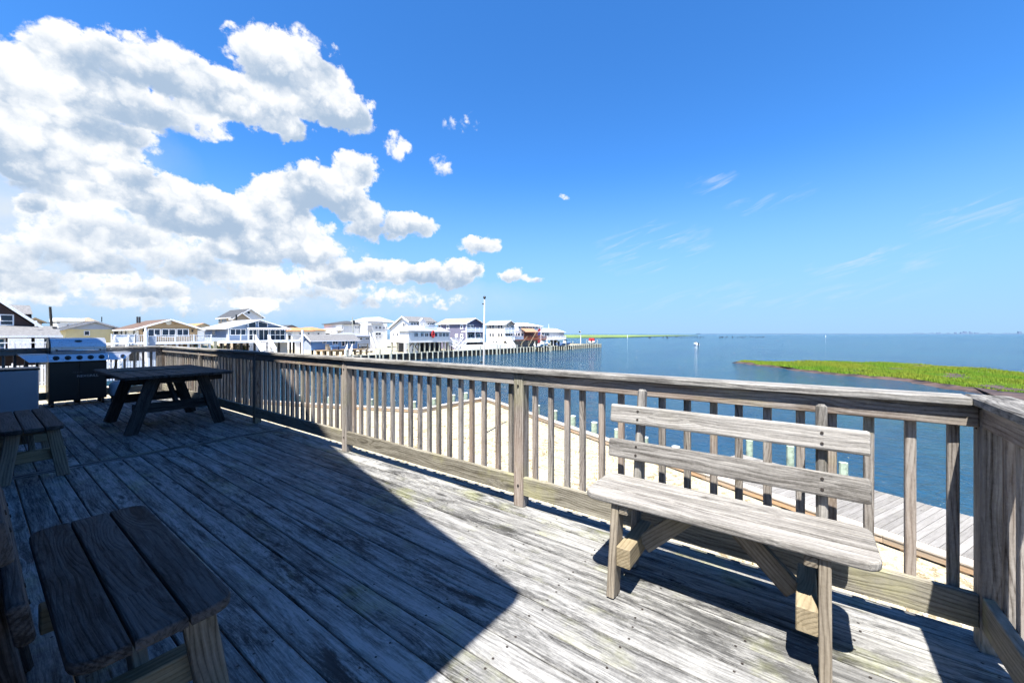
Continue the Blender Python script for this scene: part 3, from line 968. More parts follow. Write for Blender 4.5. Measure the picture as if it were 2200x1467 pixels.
make_bench('sunlit weathered bench with two-slat back standing against the long railing', (1.965, .365, 0), 0)
make_bench('dark shaded bench in the lower left corner, its three seat boards nearest the camera', (.512, 2.075, 0), math.pi, L=1.18, seatmat='shadewood', gap=.006, bo=.085)
make_bench('shaded bench beyond the corner bench, left of the picnic table', (.525, 6.25, 0), math.pi, L=1.45, seatmat='shadewood', gap=.008, back=False)

# ------------------------------------------------------------------ picnic table
tb = thing('picnic_table', 'shade-darkened weathered wooden picnic table standing in the shade before the grill', 'table', (1.76, 7.95, 0))
x0 = 1.14; w = .147
for k in range(8):
    rr = (.05, 0, 0, .05) if k == 0 else ((0, .05, .05, 0) if k == 7 else (0, 0, 0, 0))
    o = rounded_plank('top_board', tb, 6.93 + .01 * (k % 3), 9.0, x0 + k * .154, x0 + k * .154 + w, .745, .785, M['shadewood'], rr, .008)
for y_ in (7.22, 8.55):
    board('top_cleat', tb, (1.755, y_, .70), (1.08, .04, .088), M['shadewood'])
    for s_ in (-1, 1):
        beam('leg', tb, (1.755 + s_ * .50, y_ - .045, 0), (1.755 + s_ * .27, y_ - .045, .74), .14, .045, M['shadewood'], up=(1, 0, 0))
    board('crosspiece', tb, (1.755, y_ + .002, .33), (.95, .045, .13), M['shadewood'])
beam('brace', tb, (1.755, 7.25, .35), (1.755, 7.75, .72), .09, .04, M['shadewood'])
beam('brace', tb, (1.755, 8.52, .35), (1.755, 8.02, .72), .09, .04, M['shadewood'])
finish(tb)
o = board('wooden_strip', None, (1.62, 8.1, .793), (.85, .035, .012), M['legs'], (0, 0, R(-12)))
tag(o, 'thin loose strip of wood lying on the picnic table top', 'wood strip')

# ------------------------------------------------------------------ barbecue grill
gx, gy = 1.215, 11.0
g = thing('barbecue_grill', 'stained stainless steel gas grill with side shelves by the far railing', 'grill', (gx, gy + .25, 0))
D0, D1 = 0.0, .50       # front to back, relative to gy
gl, gr_ = .84, 1.59
mb = MB(); mb.box(gl, gr_, gy + .03, gy + .48, .10, .84); mb.build('cabinet', M['black'], g, bev=.008)
for a, c in ((gl + .01, (gl + gr_) / 2 - .004), ((gl + gr_) / 2 + .004, gr_ - .01)):
    mb = MB(); mb.box(a, c, gy + .008, gy + .028, .13, .80)
    dr = mb.build('door', M['black'], g, bev=.004)
for s_ in (gl + .05, gr_ - .05):
    for yy in (gy + .08, gy + .43):
        mb = MB(); mb.tube((s_ - .02, yy, .05), (s_ + .02, yy, .05), .048, n=14); mb.build('caster', M['rubber'], g)
# control panel: sloped fascia
mb = MB(); mb.prism([(gl - .01, gy - .03, .962), (gl - .01, gy + .02, .98), (gl - .01, gy + .1, .98), (gl - .01, gy + .1, .835), (gl - .01, gy - .10, .835)], (gr_ - gl + .02, 0, 0))
pan = mb.build('control_panel', M['steel'], g, bev=.003)
mb = MB(); mb.prism([(.50, gy - .065, .952), (.50, gy + .02, .975), (.50, gy + .46, .975), (.50, gy + .46, .93), (.62, gy + .1, .86), (.62, gy - .04, .848)], (.001, 0, 0))
mb.bm.free()
for (a, c, sl) in ((.50, gl - .014, -1), (gr_ + .014, 1.935, 1)):
    inner_x, outer_x = (c, a) if sl < 0 else (a, c)
    mb = MB()
    bot = outer_x - sl * .11
    # shelf with its fascia tapering outward
    mb.prism([(inner_x, gy - .028, .962), (outer_x, gy - .028, .962), (bot, gy - .098, .838), (inner_x, gy - .098, .838)], (0, .025, 0))
    mb.box(min(a, c), max(a, c), gy - .022, gy + .46, .958, .980)
    mb.build('side_shelf', M['steel'], g, bev=.002)
# knobs
for k, kx in enumerate([gl + .085 + .145 * j for j in range(5)] + [1.80]):
    kn = MB(); cy_ = gy - .066; cz_ = .900
    n_v = Vector((0, -.876, .483)).normalized()
    kn.tube((kx, cy_, cz_), tuple(Vector((kx, cy_, cz_)) + n_v * .010), .043, .041, 18)
    bz = kn.build('knob_bezel', M['chrome'] if k == 5 else M['black'], g, smooth=False)
    kn = MB(); kn.tube(tuple(Vector((kx, cy_, cz_)) + n_v * .010), tuple(Vector((kx, cy_, cz_)) + n_v * .036), .027, .024, 16)
    kn.build('knob', M['black'], g)
mb = MB(); mb.tube((gl + .03, gy - .074, .878), (gl + .03, gy - .09, .888), .014, .012, 12); mb.build('igniter_button', M['chrome'], g)
# lid: quarter-round hood
prof = [(.03, .985), (.012, 1.03), (.012, 1.10), (.03, 1.16), (.075, 1.21), (.14, 1.245), (.22, 1.265), (.33, 1.265), (.42, 1.24), (.47, 1.18), (.48, 1.05), (.48, .985)]
ll, lr = gl + .03, gr_ - .03
mb = MB(); mb.prism([(ll, gy + p, z) for p, z in prof], (lr - ll, 0, 0)); lid = mb.build('lid', M['steel'], g, smooth=False)
for a in (ll - .022, lr + .002):
    mb = MB(); mb.prism([(a, gy + p * .98 + .003, z - .002) for p, z in prof], (.02, 0, 0)); mb.build('lid_end', M['black'] if a < 1 else M['steel'], g)
mb = MB(); mb.tube((ll + .07, gy - .035, 1.035), (lr - .07, gy - .035, 1.035), .012, n=12)
mb.build('lid_handle', M['chrome'], g, smooth=True)
for a in (ll + .07, lr - .07):
    mb = MB(); mb.tube((a, gy - .045, 1.035), (a, gy + .02, 1.045), .015, n=10); mb.build('handle_bracket', M['black'], g)
mb = MB()
cxg = (ll + lr) / 2; pc = Vector((cxg, gy + .064, 1.205)); nv = Vector((0, -.72, .69)).normalized(); tv = Vector((0, .69, .72)).normalized()
ring_ = [pc + nv * .004 + Vector((math.cos(t) * .05, 0, 0)) + tv * (math.sin(t) * .018) for t in [j * math.pi / 8 for j in range(16)]]
mb.prism(ring_, nv * .004); mb.build('lid_thermometer', M['black'], g)
# gas hose
cv = MB(); pr = None
for j in range(13):
    t = j / 12; p = Vector((1.66 + .10 * t - .12 * math.sin(t * 3.14) * .3, gy + .1, .86 - .25 * math.sin(t * 3.14)))
    if pr is not None: cv.tube(pr, p, .007, n=6)
    pr = p
cv.build('gas_hose', M['rubber'], g)


def text_part(name, body, size, loc, rot, mat, parent, extrude=.0008):
    cu = bpy.data.curves.new(name, 'FONT'); cu.body = body; cu.size = size; cu.align_x = 'CENTER'; cu.align_y = 'CENTER'; cu.extrude = extrude
    tmp = bpy.data.objects.new(name + '_tmp', cu); COL.objects.link(tmp)
    dg = bpy.context.evaluated_depsgraph_get(); dg.update()
    me = bpy.data.meshes.new_from_object(tmp.evaluated_get(dg)); me.materials.clear(); me.materials.append(mat)
    bpy.data.objects.remove(tmp)
    return link(name, me, parent, loc, rot)


text_part('lettering', 'NEXGRILL', .062, (1.33, gy + .0068, .545), (R(90), 0, 0), M['printgrey'], g)
text_part('lettering', '5-BURNER', .026, (1.20, gy + .0068, .62), (R(90), 0, 0), plain('faint_print', (.10, .10, .11), .5), g)
finish(g)

# gas bottle and white cabinet beside the grill
pt = thing('propane_tank', 'grey propane tank on the deck right of the grill, behind the table', 'gas tank', (1.78, 11.13, 0))
bm = bmesh.new(); bmesh.ops.create_uvsphere(bm, u_segments=24, v_segments=16, radius=.15)
for v in bm.verts: v.co.z = v.co.z * .75 + (.30 if v.co.z > 0 else .16)
link('tank_body', mesh_from(bm, 'tank', plain('tank_enamel', (.42, .48, .52), .4, .04), True), pt, (0, 0, 0))
mb = MB(); mb.tube((0, 0, .40), (0, 0, .44), .03, n=12); mb.build('valve', M['chrome'], pt)
mb = MB(); mb.tube((0, 0, 0), (0, 0, .06), .105, .10, 20); mb.build('foot_ring', M['black'], pt)
cb = thing('storage_cabinet', 'plain white panel cabinet at the left edge beside the grill', 'cabinet', (.28, 9.95, 0))
mb = MB(); mb.box(-.40, .37, -.12, .38, .03, .77); mb.build('body', M['cabinet'], cb, bev=.012)
mb = MB(); mb.box(-.38, .355, -.145, -.123, .05, .755); mb.build('door_panel', M['cabinet'], cb, bev=.006)
mb = MB(); mb.box(-.41, .38, -.13, .39, .772, .80); mb.build('top', M['black'], cb, bev=.006)

# ------------------------------------------------------------------ the house whose gable shades the deck (left of the frame)
hs_ = thing('shade_house', 'gabled house beside the deck, out of frame to the left, shading the boards', 'house', (-5, 6.4, SANDZ))
HX = -.13; HY0, HY1 = 1.1, 11.4; RX = -.006; EZ = 3.8; AZ_ = 7.32; AY = 6.275
mb = MB(); mb.prism([(HX, HY0, SANDZ), (HX, HY1, SANDZ), (HX, HY1, EZ + .1), (HX, AY, AZ_ - .35), (HX, HY0, EZ + .1)], (-11, 0, 0)); mb.build('wall', M['slate'], hs_)
mb = MB()
mb.prism([(RX, .659, EZ), (RX, AY, AZ_), (RX, AY, AZ_ - .22), (RX, .659, EZ - .2)], (-11.4, 0, 0))
mb.prism([(RX, AY, AZ_), (RX, 11.89, EZ), (RX, 11.89, EZ - .2), (RX, AY, AZ_ - .22)], (-11.4, 0, 0))
mb.build('roof', M['rgrey'], hs_)
mb = MB(); mb.box(HX + .004, HX + .03, 3.4, 5.4, .02, 2.1); mb.build('sliding_door', M['glass'], hs_)
finish(hs_)

# ------------------------------------------------------------------ houses across the lagoon
GZ = SANDZ


def fx(px, Y): return aty(px, 717, Y).x
def fz(px, py, Y): return aty(px, py, Y).z
def to_px(x, y): return CX + FPX * (x * CS - y * SN) / (x * SN + y * CS)
def to_py(x, y, z): return HY - FPX * (z - CAM_H) / (x * SN + y * CS)


def win_y(root, Y, px0, py0, px1, py1, mull=0, name='window', frame='white', pane='glass', fw=.09):
    x0, x1 = fx(px0, Y), fx(px1, Y); pm = (px0 + px1) / 2
    z0, z1 = fz(pm, py1, Y), fz(pm, py0, Y)
    m_ = MB(); a, c = Y - .07, Y - .004
    m_.box(x0, x0 + fw, a, c, z0, z1).box(x1 - fw, x1, a, c, z0, z1).box(x0 + fw, x1 - fw, a, c, z0, z0 + fw).box(x0 + fw, x1 - fw, a, c, z1 - fw, z1)
    for k in range(mull):
        xm = x0 + (x1 - x0) * (k + 1) / (mull + 1); m_.box(xm - fw * .4, xm + fw * .4, a, c, z0 + fw, z1 - fw)
    w_ = m_.build(name, M[frame], root)
    n = mull + 1
    for k in range(n):
        xa = x0 + (x1 - x0) * k / n + fw * .5; xb_ = x0 + (x1 - x0) * (k + 1) / n - fw * .5
        m_ = MB(); m_.box(xa, xb_, Y - .04, Y - .01, z0 + fw * .5, z1 - fw * .5); m_.build('pane', M[pane], w_)
    return w_


def win_x(root, X, px0, py0, px1, py1, mull=0, name='window', frame='white', pane='glass', fw=.09):
    y0, y1 = atx(px1, 717, X).y, atx(px0, 717, X).y; pm = (px0 + px1) / 2
    z0, z1 = atx(pm, py1, X).z, atx(pm, py0, X).z
    m_ = MB(); a, c = X - .07, X - .004
    m_.box(a, c, y0, y0 + fw, z0, z1).box(a, c, y1 - fw, y1, z0, z1).box(a, c, y0 + fw, y1 - fw, z0, z0 + fw).box(a, c, y0 + fw, y1 - fw, z1 - fw, z1)
    w_ = m_.build(name, M[frame], root)
    m_ = MB(); m_.box(X - .04, X - .01, y0 + fw * .5, y1 - fw * .5, z0 + fw * .5, z1 - fw * .5); m_.build('pane', M[pane], w_)
    return w_


def gable_roof_y(root, xl, xr, y0, y1, ze, zr, mat, ov=.4, th=.16, trim='white', name='roof'):
    xm = (xl + xr) / 2; sl = (zr - ze) / (xm - xl); zo = ze - sl * ov
    m_ = MB()
    m_.prism([(xl - ov, y0 - ov, zo), (xm, y0 - ov, zr), (xm, y0 - ov, zr + th), (xl - ov, y0 - ov, zo + th)], (0, y1 - y0 + 2 * ov, 0))
    m_.prism([(xm, y0 - ov, zr), (xr + ov, y0 - ov, zo), (xr + ov, y0 - ov, zo + th), (xm, y0 - ov, zr + th)], (0, y1 - y0 + 2 * ov, 0))
    r_ = m_.build(name, M[mat], root)
    m_ = MB(); a = y0 - ov - .05; t2 = th + .02
    m_.prism([(xl - ov - .03, a, zo - .1), (xm, a, zr - .1), (xm, a, zr + t2), (xl - ov - .03, a, zo + t2)], (0, .046, 0))
    m_.prism([(xm, a, zr - .1), (xr + ov + .03, a, zo - .1), (xr + ov + .03, a, zo + t2), (xm, a, zr + t2)], (0, .046, 0))
    m_.build('rake_trim', M[trim], r_)
    m_ = MB(); m_.box(xl - ov - .06, xl - ov - .004, y0 - ov, y1 + ov, zo - .08, zo + th * .8); m_.build('gutter', M[trim], r_)
    return r_


def gable_roof_x(root, x0, x1, yl, yr, ze, zr, mat, ov=.4, th=.16, trim='white'):
    """ridge along x, slopes towards -y and +y; gable faces -x at x0"""
    ym = (yl + yr) / 2; sl = (zr - ze) / (ym - yl); zo = ze - sl * ov
    m_ = MB()
    m_.prism([(x0 - ov, yl - ov, zo), (x0 - ov, ym, zr), (x0 - ov, ym, zr + th), (x0 - ov, yl - ov, zo + th)], (x1 - x0 + 2 * ov, 0, 0))
    m_.prism([(x0 - ov, ym, zr), (x0 - ov, yr + ov, zo), (x0 - ov, yr + ov, zo + th), (x0 - ov, ym, zr + th)], (x1 - x0 + 2 * ov, 0, 0))
    r_ = m_.build('roof', M[mat], root)
    m_ = MB(); a = x0 - ov - .05; t2 = th + .02
    m_.prism([(a, yl - ov, zo - .1), (a, ym, zr - .1), (a, ym, zr + t2), (a, yl - ov, zo + t2)], (.046, 0, 0))
    m_.prism([(a, ym, zr - .1), (a, yr + ov, zo - .1), (a, yr + ov, zo + t2), (a, ym, zr + t2)], (.046, 0, 0))
    m_.build('rake_trim', M[trim], r_)
    m_ = MB(); m_.box(x0 - ov, x1 + ov, yl - ov - .06, yl - ov - .004, zo - .08, zo + th * .8); m_.build('gutter', M[trim], r_)
    return r_


def hip_roof(root, x0, x1, y0, y1, ze, zr, mat, ov=.3, inset=None, name='roof'):
    x0 -= ov; x1 += ov; y0 -= ov; y1 += ov
    i_ = inset if inset is not None else min(x1 - x0, y1 - y0) / 2
    ym = (y0 + y1) / 2; xm = (x0 + x1) / 2
    if x1 - x0 >= y1 - y0: A, B = (min(x0 + i_, xm), ym, zr), (max(x1 - i_, xm), ym, zr)
    else: A, B = (xm, min(y0 + i_, ym), zr), (xm, max(y1 - i_, ym), zr)
    bm_ = bmesh.new(); th = .15
    lo_ = [bm_.verts.new(p) for p in ((x0, y0, ze), (x1, y0, ze), (x1, y1, ze), (x0, y1, ze))]
    mi = [bm_.verts.new(p) for p in ((x0, y0, ze + th), (x1, y0, ze + th), (x1, y1, ze + th), (x0, y1, ze + th))]
    a, b2 = bm_.verts.new(A), bm_.verts.new((B[0] + .001, B[1] + .001, B[2]))
    bm_.faces.new(lo_[::-1])
    for i in range(4): bm_.faces.new((lo_[i], lo_[(i + 1) % 4], mi[(i + 1) % 4], mi[i]))
    if x1 - x0 >= y1 - y0:
        bm_.faces.new((mi[0], mi[1], b2, a)); bm_.faces.new((mi[1], mi[2], b2)); bm_.faces.new((mi[2], mi[3], a, b2)); bm_.faces.new((mi[3], mi[0], a))
    else:
        bm_.faces.new((mi[0], mi[1], a)); bm_.faces.new((mi[1], mi[2], b2, a)); bm_.faces.new((mi[2], mi[3], b2)); bm_.faces.new((mi[3], mi[0], a, b2))
    bmesh.ops.recalc_face_normals(bm_, faces=bm_.faces)
    return link(name, mesh_from(bm_, name, M[mat]), root)


def wall_y(root, xl, xr, y0, y1, zb, ze, zr, mat, name='wall'):
    xm = (xl + xr) / 2; m_ = MB()
    m_.prism([(xl, y0, zb), (xr, y0, zb), (xr, y0, ze), (xm, y0, zr), (xl, y0, ze)], (0, y1 - y0, 0)); return m_.build(name, M[mat], root)


def wall_x(root, x0, x1, yl, yr, zb, ze, zr, mat, name='wall'):
    ym = (yl + yr) / 2; m_ = MB()
    m_.prism([(x0, yl, zb), (x0, yr, zb), (x0, yr, ze), (x0, ym, zr), (x0, yl, ze)], (x1 - x0, 0, 0)); return m_.build(name, M[mat], root)


def wbox(root, name, mat, x0, x1, y0, y1, z0, z1):
    m_ = MB(); m_.box(x0, x1, y0, y1, z0, z1); return m_.build(name, M[mat], root)


def picket_rail(root, p0, p1, h=1.0, pitch=.16, mat='white', solid=False, postsp=1.9, name='balustrade', gls=False):
    p0, p1 = Vector(p0), Vector(p1); m_ = MB(); L = (p1 - p0).length; d = (p1 - p0) / L
    up = Vector((0, 0, 1))
    m_.bar(p0 + up * h, p1 + up * h, .10, .07); m_.bar(p0 + up * .1, p1 + up * .1, .06, .06)
    n = max(1, int(round(L / postsp)))
    for i in range(n + 1):
        q = p0 + d * (L * i / n); m_.bar(q, q + up * (h + .12), .13)
    if solid: m_.bar(p0 + up * h * .53, p1 + up * h * .53, .03, h * .82)
    elif not gls:
        k = int(L / pitch)
        for i in range(k):
            q = p0 + d * (L * (i + .5) / k); m_.bar(q + up * .1, q + up * h, .05)
    return m_.build(name, M[mat], root)


def platform(root, x0, x1, y0, y1, z, th=.28, mat='white', posts=3, pmat='legs', zb=GZ, prow=2):
    m_ = MB(); m_.box(x0, x1, y0, y1, z - th, z); o = m_.build('porch_floor', M[mat], root)
    for i in range(posts):
        for j in range(prow):
            px_ = x0 + .25 + (x1 - x0 - .5) * i / max(1, posts - 1); py_ = y0 + .3 + (y1 - y0 - .6) * j / max(1, prow - 1)
            m_ = MB(); m_.box(px_ - .13, px_ + .13, py_ - .13, py_ + .13, zb, z - th); m_.build('piling', M[pmat], root)
    return o


def stairs(root, top, bot, wd, mat='white', side=(1, 0, 0)):
    top, bot, sd_ = Vector(top), Vector(bot), Vector(side)
    m_ = MB(); n = max(3, int(abs(top.z - bot.z) / .19))
    for i in range(n):
        q = top.lerp(bot, (i + .5) / n); m_.bar(q - sd_ * wd / 2, q + sd_ * wd / 2, .27, .05)
    for s_ in (-1, 1):
        m_.bar(top + sd_ * (s_ * wd / 2) - Vector((0, 0, .1)), bot + sd_ * (s_ * wd / 2), .06, .28)
    o = m_.build('stairs', M[mat], root)
    m_ = MB()
    for s_ in (-1, 1):
        a, c = top + sd_ * (s_ * wd / 2), bot + sd_ * (s_ * wd / 2); U = Vector((0, 0, 1))
        m_.bar(a + U * .95, c + U * .95, .09, .12)
        for i in range(n + 1):
            q = a.lerp(c, i / n); m_.bar(q, q + U * .95, .06)
    m_.build('stair_rail', M[mat], root)
    return o


HG = 'houses around the lagoon'


def house(name, label, x, y): return thing(name, label, 'house', (x, y, GZ), HG)


# --- dark brown house at the left edge
Y = 55.0; h = house('lagoon_house', 'dark brown house with grey shingle roof at the far left', 1, Y)
xr = fx(133, Y); ze = fz(70, 722, Y); zt = fz(70, 700, Y + 4)
wbox(h, 'wall', 'brown', -12, xr - .4, Y, Y + 9, GZ, ze)
m_ = MB(); m_.prism([(-12, Y - .5, ze), (-12, Y + 4, zt), (-12, Y + 4, ze)], (xr + 12, 0, 0)); m_.build('roof', M['rgrey'], h)
wbox(h, 'gutter', 'white', -12, xr + .02, Y - .57, Y - .505, ze - .12, ze + .06)
wbox(h, 'roof_vent', 'white', fx(77, Y + 2) - .07, fx(77, Y + 2) + .07, Y + 1.9, Y + 2.05, ze + .9, ze + 1.4)
wbox(h, 'chimney_cap', 'rdark', fx(112, Y + 3), fx(121, Y + 3), Y + 2.6, Y + 3.2, ze + .8, fz(118, 702, Y + 3))
Yu = Y + 4.02
a = aty(-40, 624, Yu); c = aty(83, 704, Yu)
m_ = MB(); m_.prism([(a.x, Yu, ze), (c.x - .15, Yu, ze), (c.x - .15, Yu, c.z), (a.x, Yu, a.z)], (0, 6, 0)); m_.build('upper_wall', M['brown'], h)
m_ = MB(); m_.prism([(a.x, Yu - .5, a.z), (c.x + .2, Yu - .5, c.z - .12), (c.x + .2, Yu - .5, c.z + .1), (a.x, Yu - .5, a.z + .25)], (0, 6.6, 0)); m_.build('upper_roof', M['rgrey'], h)
m_ = MB(); m_.prism([(a.x, Yu - .56, a.z - .05), (c.x + .25, Yu - .56, c.z - .2), (c.x + .25, Yu - .56, c.z + .12), (a.x, Yu - .56, a.z + .27)], (0, .055, 0)); m_.build('rake_trim', M['white'], h)
Yd = Y + 7.5
wbox(h, 'dormer_wall', 'brown', fx(-20, Yd), fx(68, Yd), Yd, Yd + 5, ze, fz(60, 676, Yd))
m_ = MB(); m_.prism([(fx(-20, Yd), Yd - .3, fz(60, 675, Yd)), (fx(-20, Yd), Yd + 3, fz(60, 656, Yd + 3)), (fx(-20, Yd), Yd + 3, fz(60, 675, Yd))], (fx(70, Yd) - fx(-20, Yd), 0, 0)); m_.build('dormer_roof', M['rgrey'], h)
win_y(h, Yu, -30, 675, 30, 699, 1)
wbox(h, 'balcony_bar', 'white', fx(-30, Yu), fx(29, Yu), Yu - .12, Yu - .08, fz(0, 690, Yu), fz(0, 688.5, Yu))
win_y(h, Y, 16, 725, 63, 748, 1, 'sliding_door', pane='glassteal')
win_y(h, Y, -14, 726, 12, 748, 0, 'sliding_door', pane='glassteal')
win_y(h, Y, 89, 726, 104, 737, 0)
wbox(h, 'corner_trim', 'white', fx(76, Y), fx(78, Y), Y - .05, Y - .003, GZ, ze - .02)
zf = fz(50, 752.5, Y - 3.5)
platform(h, -9, fx(103, Y - 3.5), Y - 3.5, Y - .01, zf, posts=5, mat='legs')
picket_rail(h, (-9, Y - 3.4, zf), (fx(102, Y - 3.4), Y - 3.4, zf), .62, .26)
for px in (32, 60, 80):
    q = aty(px, 752, Y - 2)
    wbox(h, 'deck_chair', 'white', q.x - .35, q.x + .35, Y - 2.4, Y - 1.8, zf, zf + .95)
finish(h)

# --- white vinyl fence on the brown house's lot
fy = 50.0
fn = thing('vinyl_fence', 'white vinyl picket fence seen through the far railing at left', 'fence', (3, fy, GZ))
m_ = MB()
for k in range(11):
    xx = -6 + k * 2.0
    wbox(fn, 'post', 'white', xx - .07, xx + .07, fy - .07, fy + .07, GZ, GZ + 2.0)
    for j in range(9):
        q = xx + .16 + j * .205
        wbox(fn, 'picket', 'white', q, q + .15, fy - .02, fy + .02, GZ + .12, GZ + 1.80)
    for z_ in (.3, 1.5):
        wbox(fn, 'stringer', 'white', xx + .072, xx + 1.928, fy + .022, fy + .06, GZ + z_, GZ + z_ + .1)
finish(fn)

# --- pale yellow gable house
Y = 88.0; h = house('lagoon_house', 'pale yellow gabled house with small windows above the grill', fx(200, Y), Y)
xl, xr = fx(140, Y), fx(262, Y); ze = fz(200, 707, Y); zr = fz(200, 691, Y)
wall_y(h, xl, xr, Y, Y + 12, GZ, ze, zr, 'yellow'); gable_roof_y(h, xl, xr, Y, Y + 12, ze, zr, 'rdark', .5, .12, 'rpale')
m_ = MB(); xm = (xl + xr) / 2; m_.prism([(xl + .3, Y - .06, ze - .02), (xr - .3, Y - .06, ze - .02), (xm, Y - .06, zr - .15)], (0, .055, 0)); m_.build('gable_panel', M['paleblue'], h)
win_y(h, Y, 180, 710.5, 193, 721); win_y(h, Y, 243, 711, 255, 720)
wbox(h, 'vent_pipe', 'black', fx(220, Y) - .05, fx(220, Y) + .05, Y + .5, Y + .6, zr, zr + .8)
finish(h)
# --- small houses and a white flat roof behind
Y = 118.0; h = house('lagoon_house', 'white flat roofed block behind the yellow house', fx(150, Y), Y)
xl, xr = fx(122, Y), fx(178, Y)
wbox(h, 'wall', 'whitewall', xl, xr, Y, Y + 10, GZ, fz(150, 690, Y)); wbox(h, 'parapet', 'white', xl - .2, xr + .2, Y - .3, Y + 10, fz(150, 690, Y), fz(150, 683, Y))
win_y(h, Y, 142, 697, 157, 703, 1); finish(h)
h = house('lagoon_house', 'low house with rounded tan roof behind the yellow gable', fx(190, 125), 125)
hip_roof(h, fx(176, 125), fx(208, 125), 125, 135, fz(190, 692, 125), fz(190, 683, 130), 'rtan'); wbox(h, 'wall', 'taupe', fx(177, 125), fx(207, 125), 125.2, 134, GZ, fz(190, 692, 125)); finish(h)
Y = 96.0; h = house('lagoon_house', 'small tan gabled house right beside the dark brown house', fx(80, Y), Y)
xl, xr = fx(60, Y), fx(90, Y); wall_y(h, xl, xr, Y, Y + 8, GZ, fz(75, 690, Y), fz(75, 684, Y), 'taupe'); gable_roof_y(h, xl, xr, Y, Y + 8, fz(75, 690, Y), fz(75, 684, Y), 'rtan', .4, .12, 'tan')
win_y(h, Y, 72, 692, 82, 702); finish(h)

# --- tan house with white balustrade
Y = 75.0; h = house('lagoon_house', 'tan gabled house with brown roof and white balustraded deck', fx(360, Y), Y)
xl, xr = fx(299, Y), fx(424, Y); ze = fz(362, 705, Y); zr = fz(362, 687, Y); L = 12
L = atx(256, 717, xl).y - Y
wall_y(h, xl, xr, Y, Y + L, GZ + 2.2, ze, zr, 'tan'); gable_roof_y(h, xl, xr, Y, Y + L, ze, zr, 'rbrown', .75, .12)
wbox(h, 'side_wall', 'whitewall', xl - .06, xl - .002, Y + .3, Y + L, GZ + 2.2, ze - .3)
win_y(h, Y, 317, 706.5, 345, 723, 1); win_y(h, Y, 347, 706.5, 377.5, 724, 1, 'sliding_door'); win_y(h, Y, 379, 706.5, 405.5, 723, 1)
for px in (262, 271, 289): win_x(h, xl - .062, px - 2, 709, px + 2, 719, fw=.05)
q = aty(362, 693, Y); m_ = MB(); m_.tube((q.x, Y - .09, q.z), (q.x, Y - .004, q.z), .33, n=18); m_.build('gable_medallion', M['cream'], h)
for px in (308, 413):
    q = aty(px, 711, Y); wbox(h, 'wall_lantern', 'black', q.x - .08, q.x + .08, Y - .2, Y - .004, q.z - .18, q.z + .18)
yd = 71.3; zf = fz(350, 736, yd); x0, x1 = fx(240, yd), fx(456, yd)
platform(h, x0, x1, yd, Y - .01, zf, .25, posts=9, pmat='white')
picket_rail(h, (fx(335, yd), yd + .08, zf), (x1 - .1, yd + .08, zf), 1.02, .19)
picket_rail(h, (fx(292, yd), yd + .08, zf), (fx(312, yd), yd + .08, zf), 1.02, .19)
picket_rail(h, (x0, yd + .08, zf), (fx(291, yd), yd + .08, zf), 1.1, .19, solid=True)
q0, q1 = aty(309, 704, yd - .4), aty(320, 750, yd - .4)
m_ = MB(); m_.tube((fx(314, yd - .4), yd - .4, GZ), (fx(314, yd - .4), yd - .4, fz(314, 712, yd - .4)), .24, .24, 14).tube((fx(313, yd - .4), yd - .4, fz(314, 712, yd - .4)), (fx(313, yd - .4), yd - .4, fz(314, 704.5, yd - .4)), .13, .11, 12); m_.build('porch_column', M['white'], h)
wbox(h, 'stair_panel', 'paleblue', fx(320, yd - .3), fx(334, yd - .3), yd - .35, yd - .27, GZ, fz(327, 722, yd))
stairs(h, (fx(262, yd), yd, zf), (fx(246, yd - 3), yd - 3, GZ), 1.3)
wbox(h, 'lower_wall', 'rdark', x0 + .4, x1 - .5, Y + .5, Y + .8, GZ, zf - .26)  # coloured charcoal to give the dark recess under the deck
for px in (425, 440): wbox(h, 'storage_panel', 'teal', fx(px - 5, Y - 1), fx(px + 5, Y - 1), Y - 1, Y - .9, GZ, zf - .6)
wbox(h, 'end_wall', 'whitewall', xr + .004, xr + .9, Y + .1, Y + 3, zf, ze - .25)
for px in (297, 302): wbox(h, 'roof_vent', 'rdark', fx(px, Y + 5), fx(px, Y + 5) + .2, Y + 6, Y + 6.2, ze + .8, ze + 1.75)
finish(h)

# --- blue house on pilings with glazed gable
Y = 75.0; h = house('lagoon_house', 'powder blue house on pilings with glazed gable and white stairs', fx(550, Y), Y)
xl, xr = fx(490, Y), fx(614, Y); ze = fz(552, 704.5, Y); zr = fz(552, 687.5, Y)
L = atx(441, 717, xl).y - Y
wall_y(h, xl, xr, Y, Y + L, zf, ze, zr, 'blue'); gable_roof_y(h, xl, xr, Y, Y + L, ze, zr, 'rpale', .6, .12)
wbox(h, 'side_wall', 'paleblue', xl - .06, xl - .002, Y + .2, Y + L, zf - .1, ze - .1)
win_x(h, xl - .062, 456, 708, 463, 720)
win_y(h, Y, 494, 706.5, 528.5, 720.5, 2); win_y(h, Y, 534, 708, 552, 731, 1, 'sliding_door'); win_y(h, Y, 555, 708, 577, 731, 1, 'sliding_door'); win_y(h, Y, 580, 708, 612, 731, 2, 'sliding_door')
for (pa, pb, ta, tb_) in ((533, 550, 694.5, 690), (554, 575, 690, 695)):
    A = [aty(pa, 704, Y), aty(pb, 704, Y), aty(pb, tb_, Y), aty(pa, ta, Y)]
    m_ = MB(); m_.prism([(p.x, Y - .06, p.z) for p in A], (0, .055, 0)); w_ = m_.build('gable_window', M['white'], h)
    cc = sum((Vector(p) for p in A), Vector()) / 4
    m_ = MB(); m_.prism([(cc.x + (p.x - cc.x) * .84, Y - .075, cc.z + (p.z - cc.z) * .82) for p in A], (0, .012, 0)); m_.build('pane', M['glass'], w_)
m_ = MB(); a, c = fx(534, Y - 1), fx(619, Y - 1); z1 = fz(575, 704.5, Y)
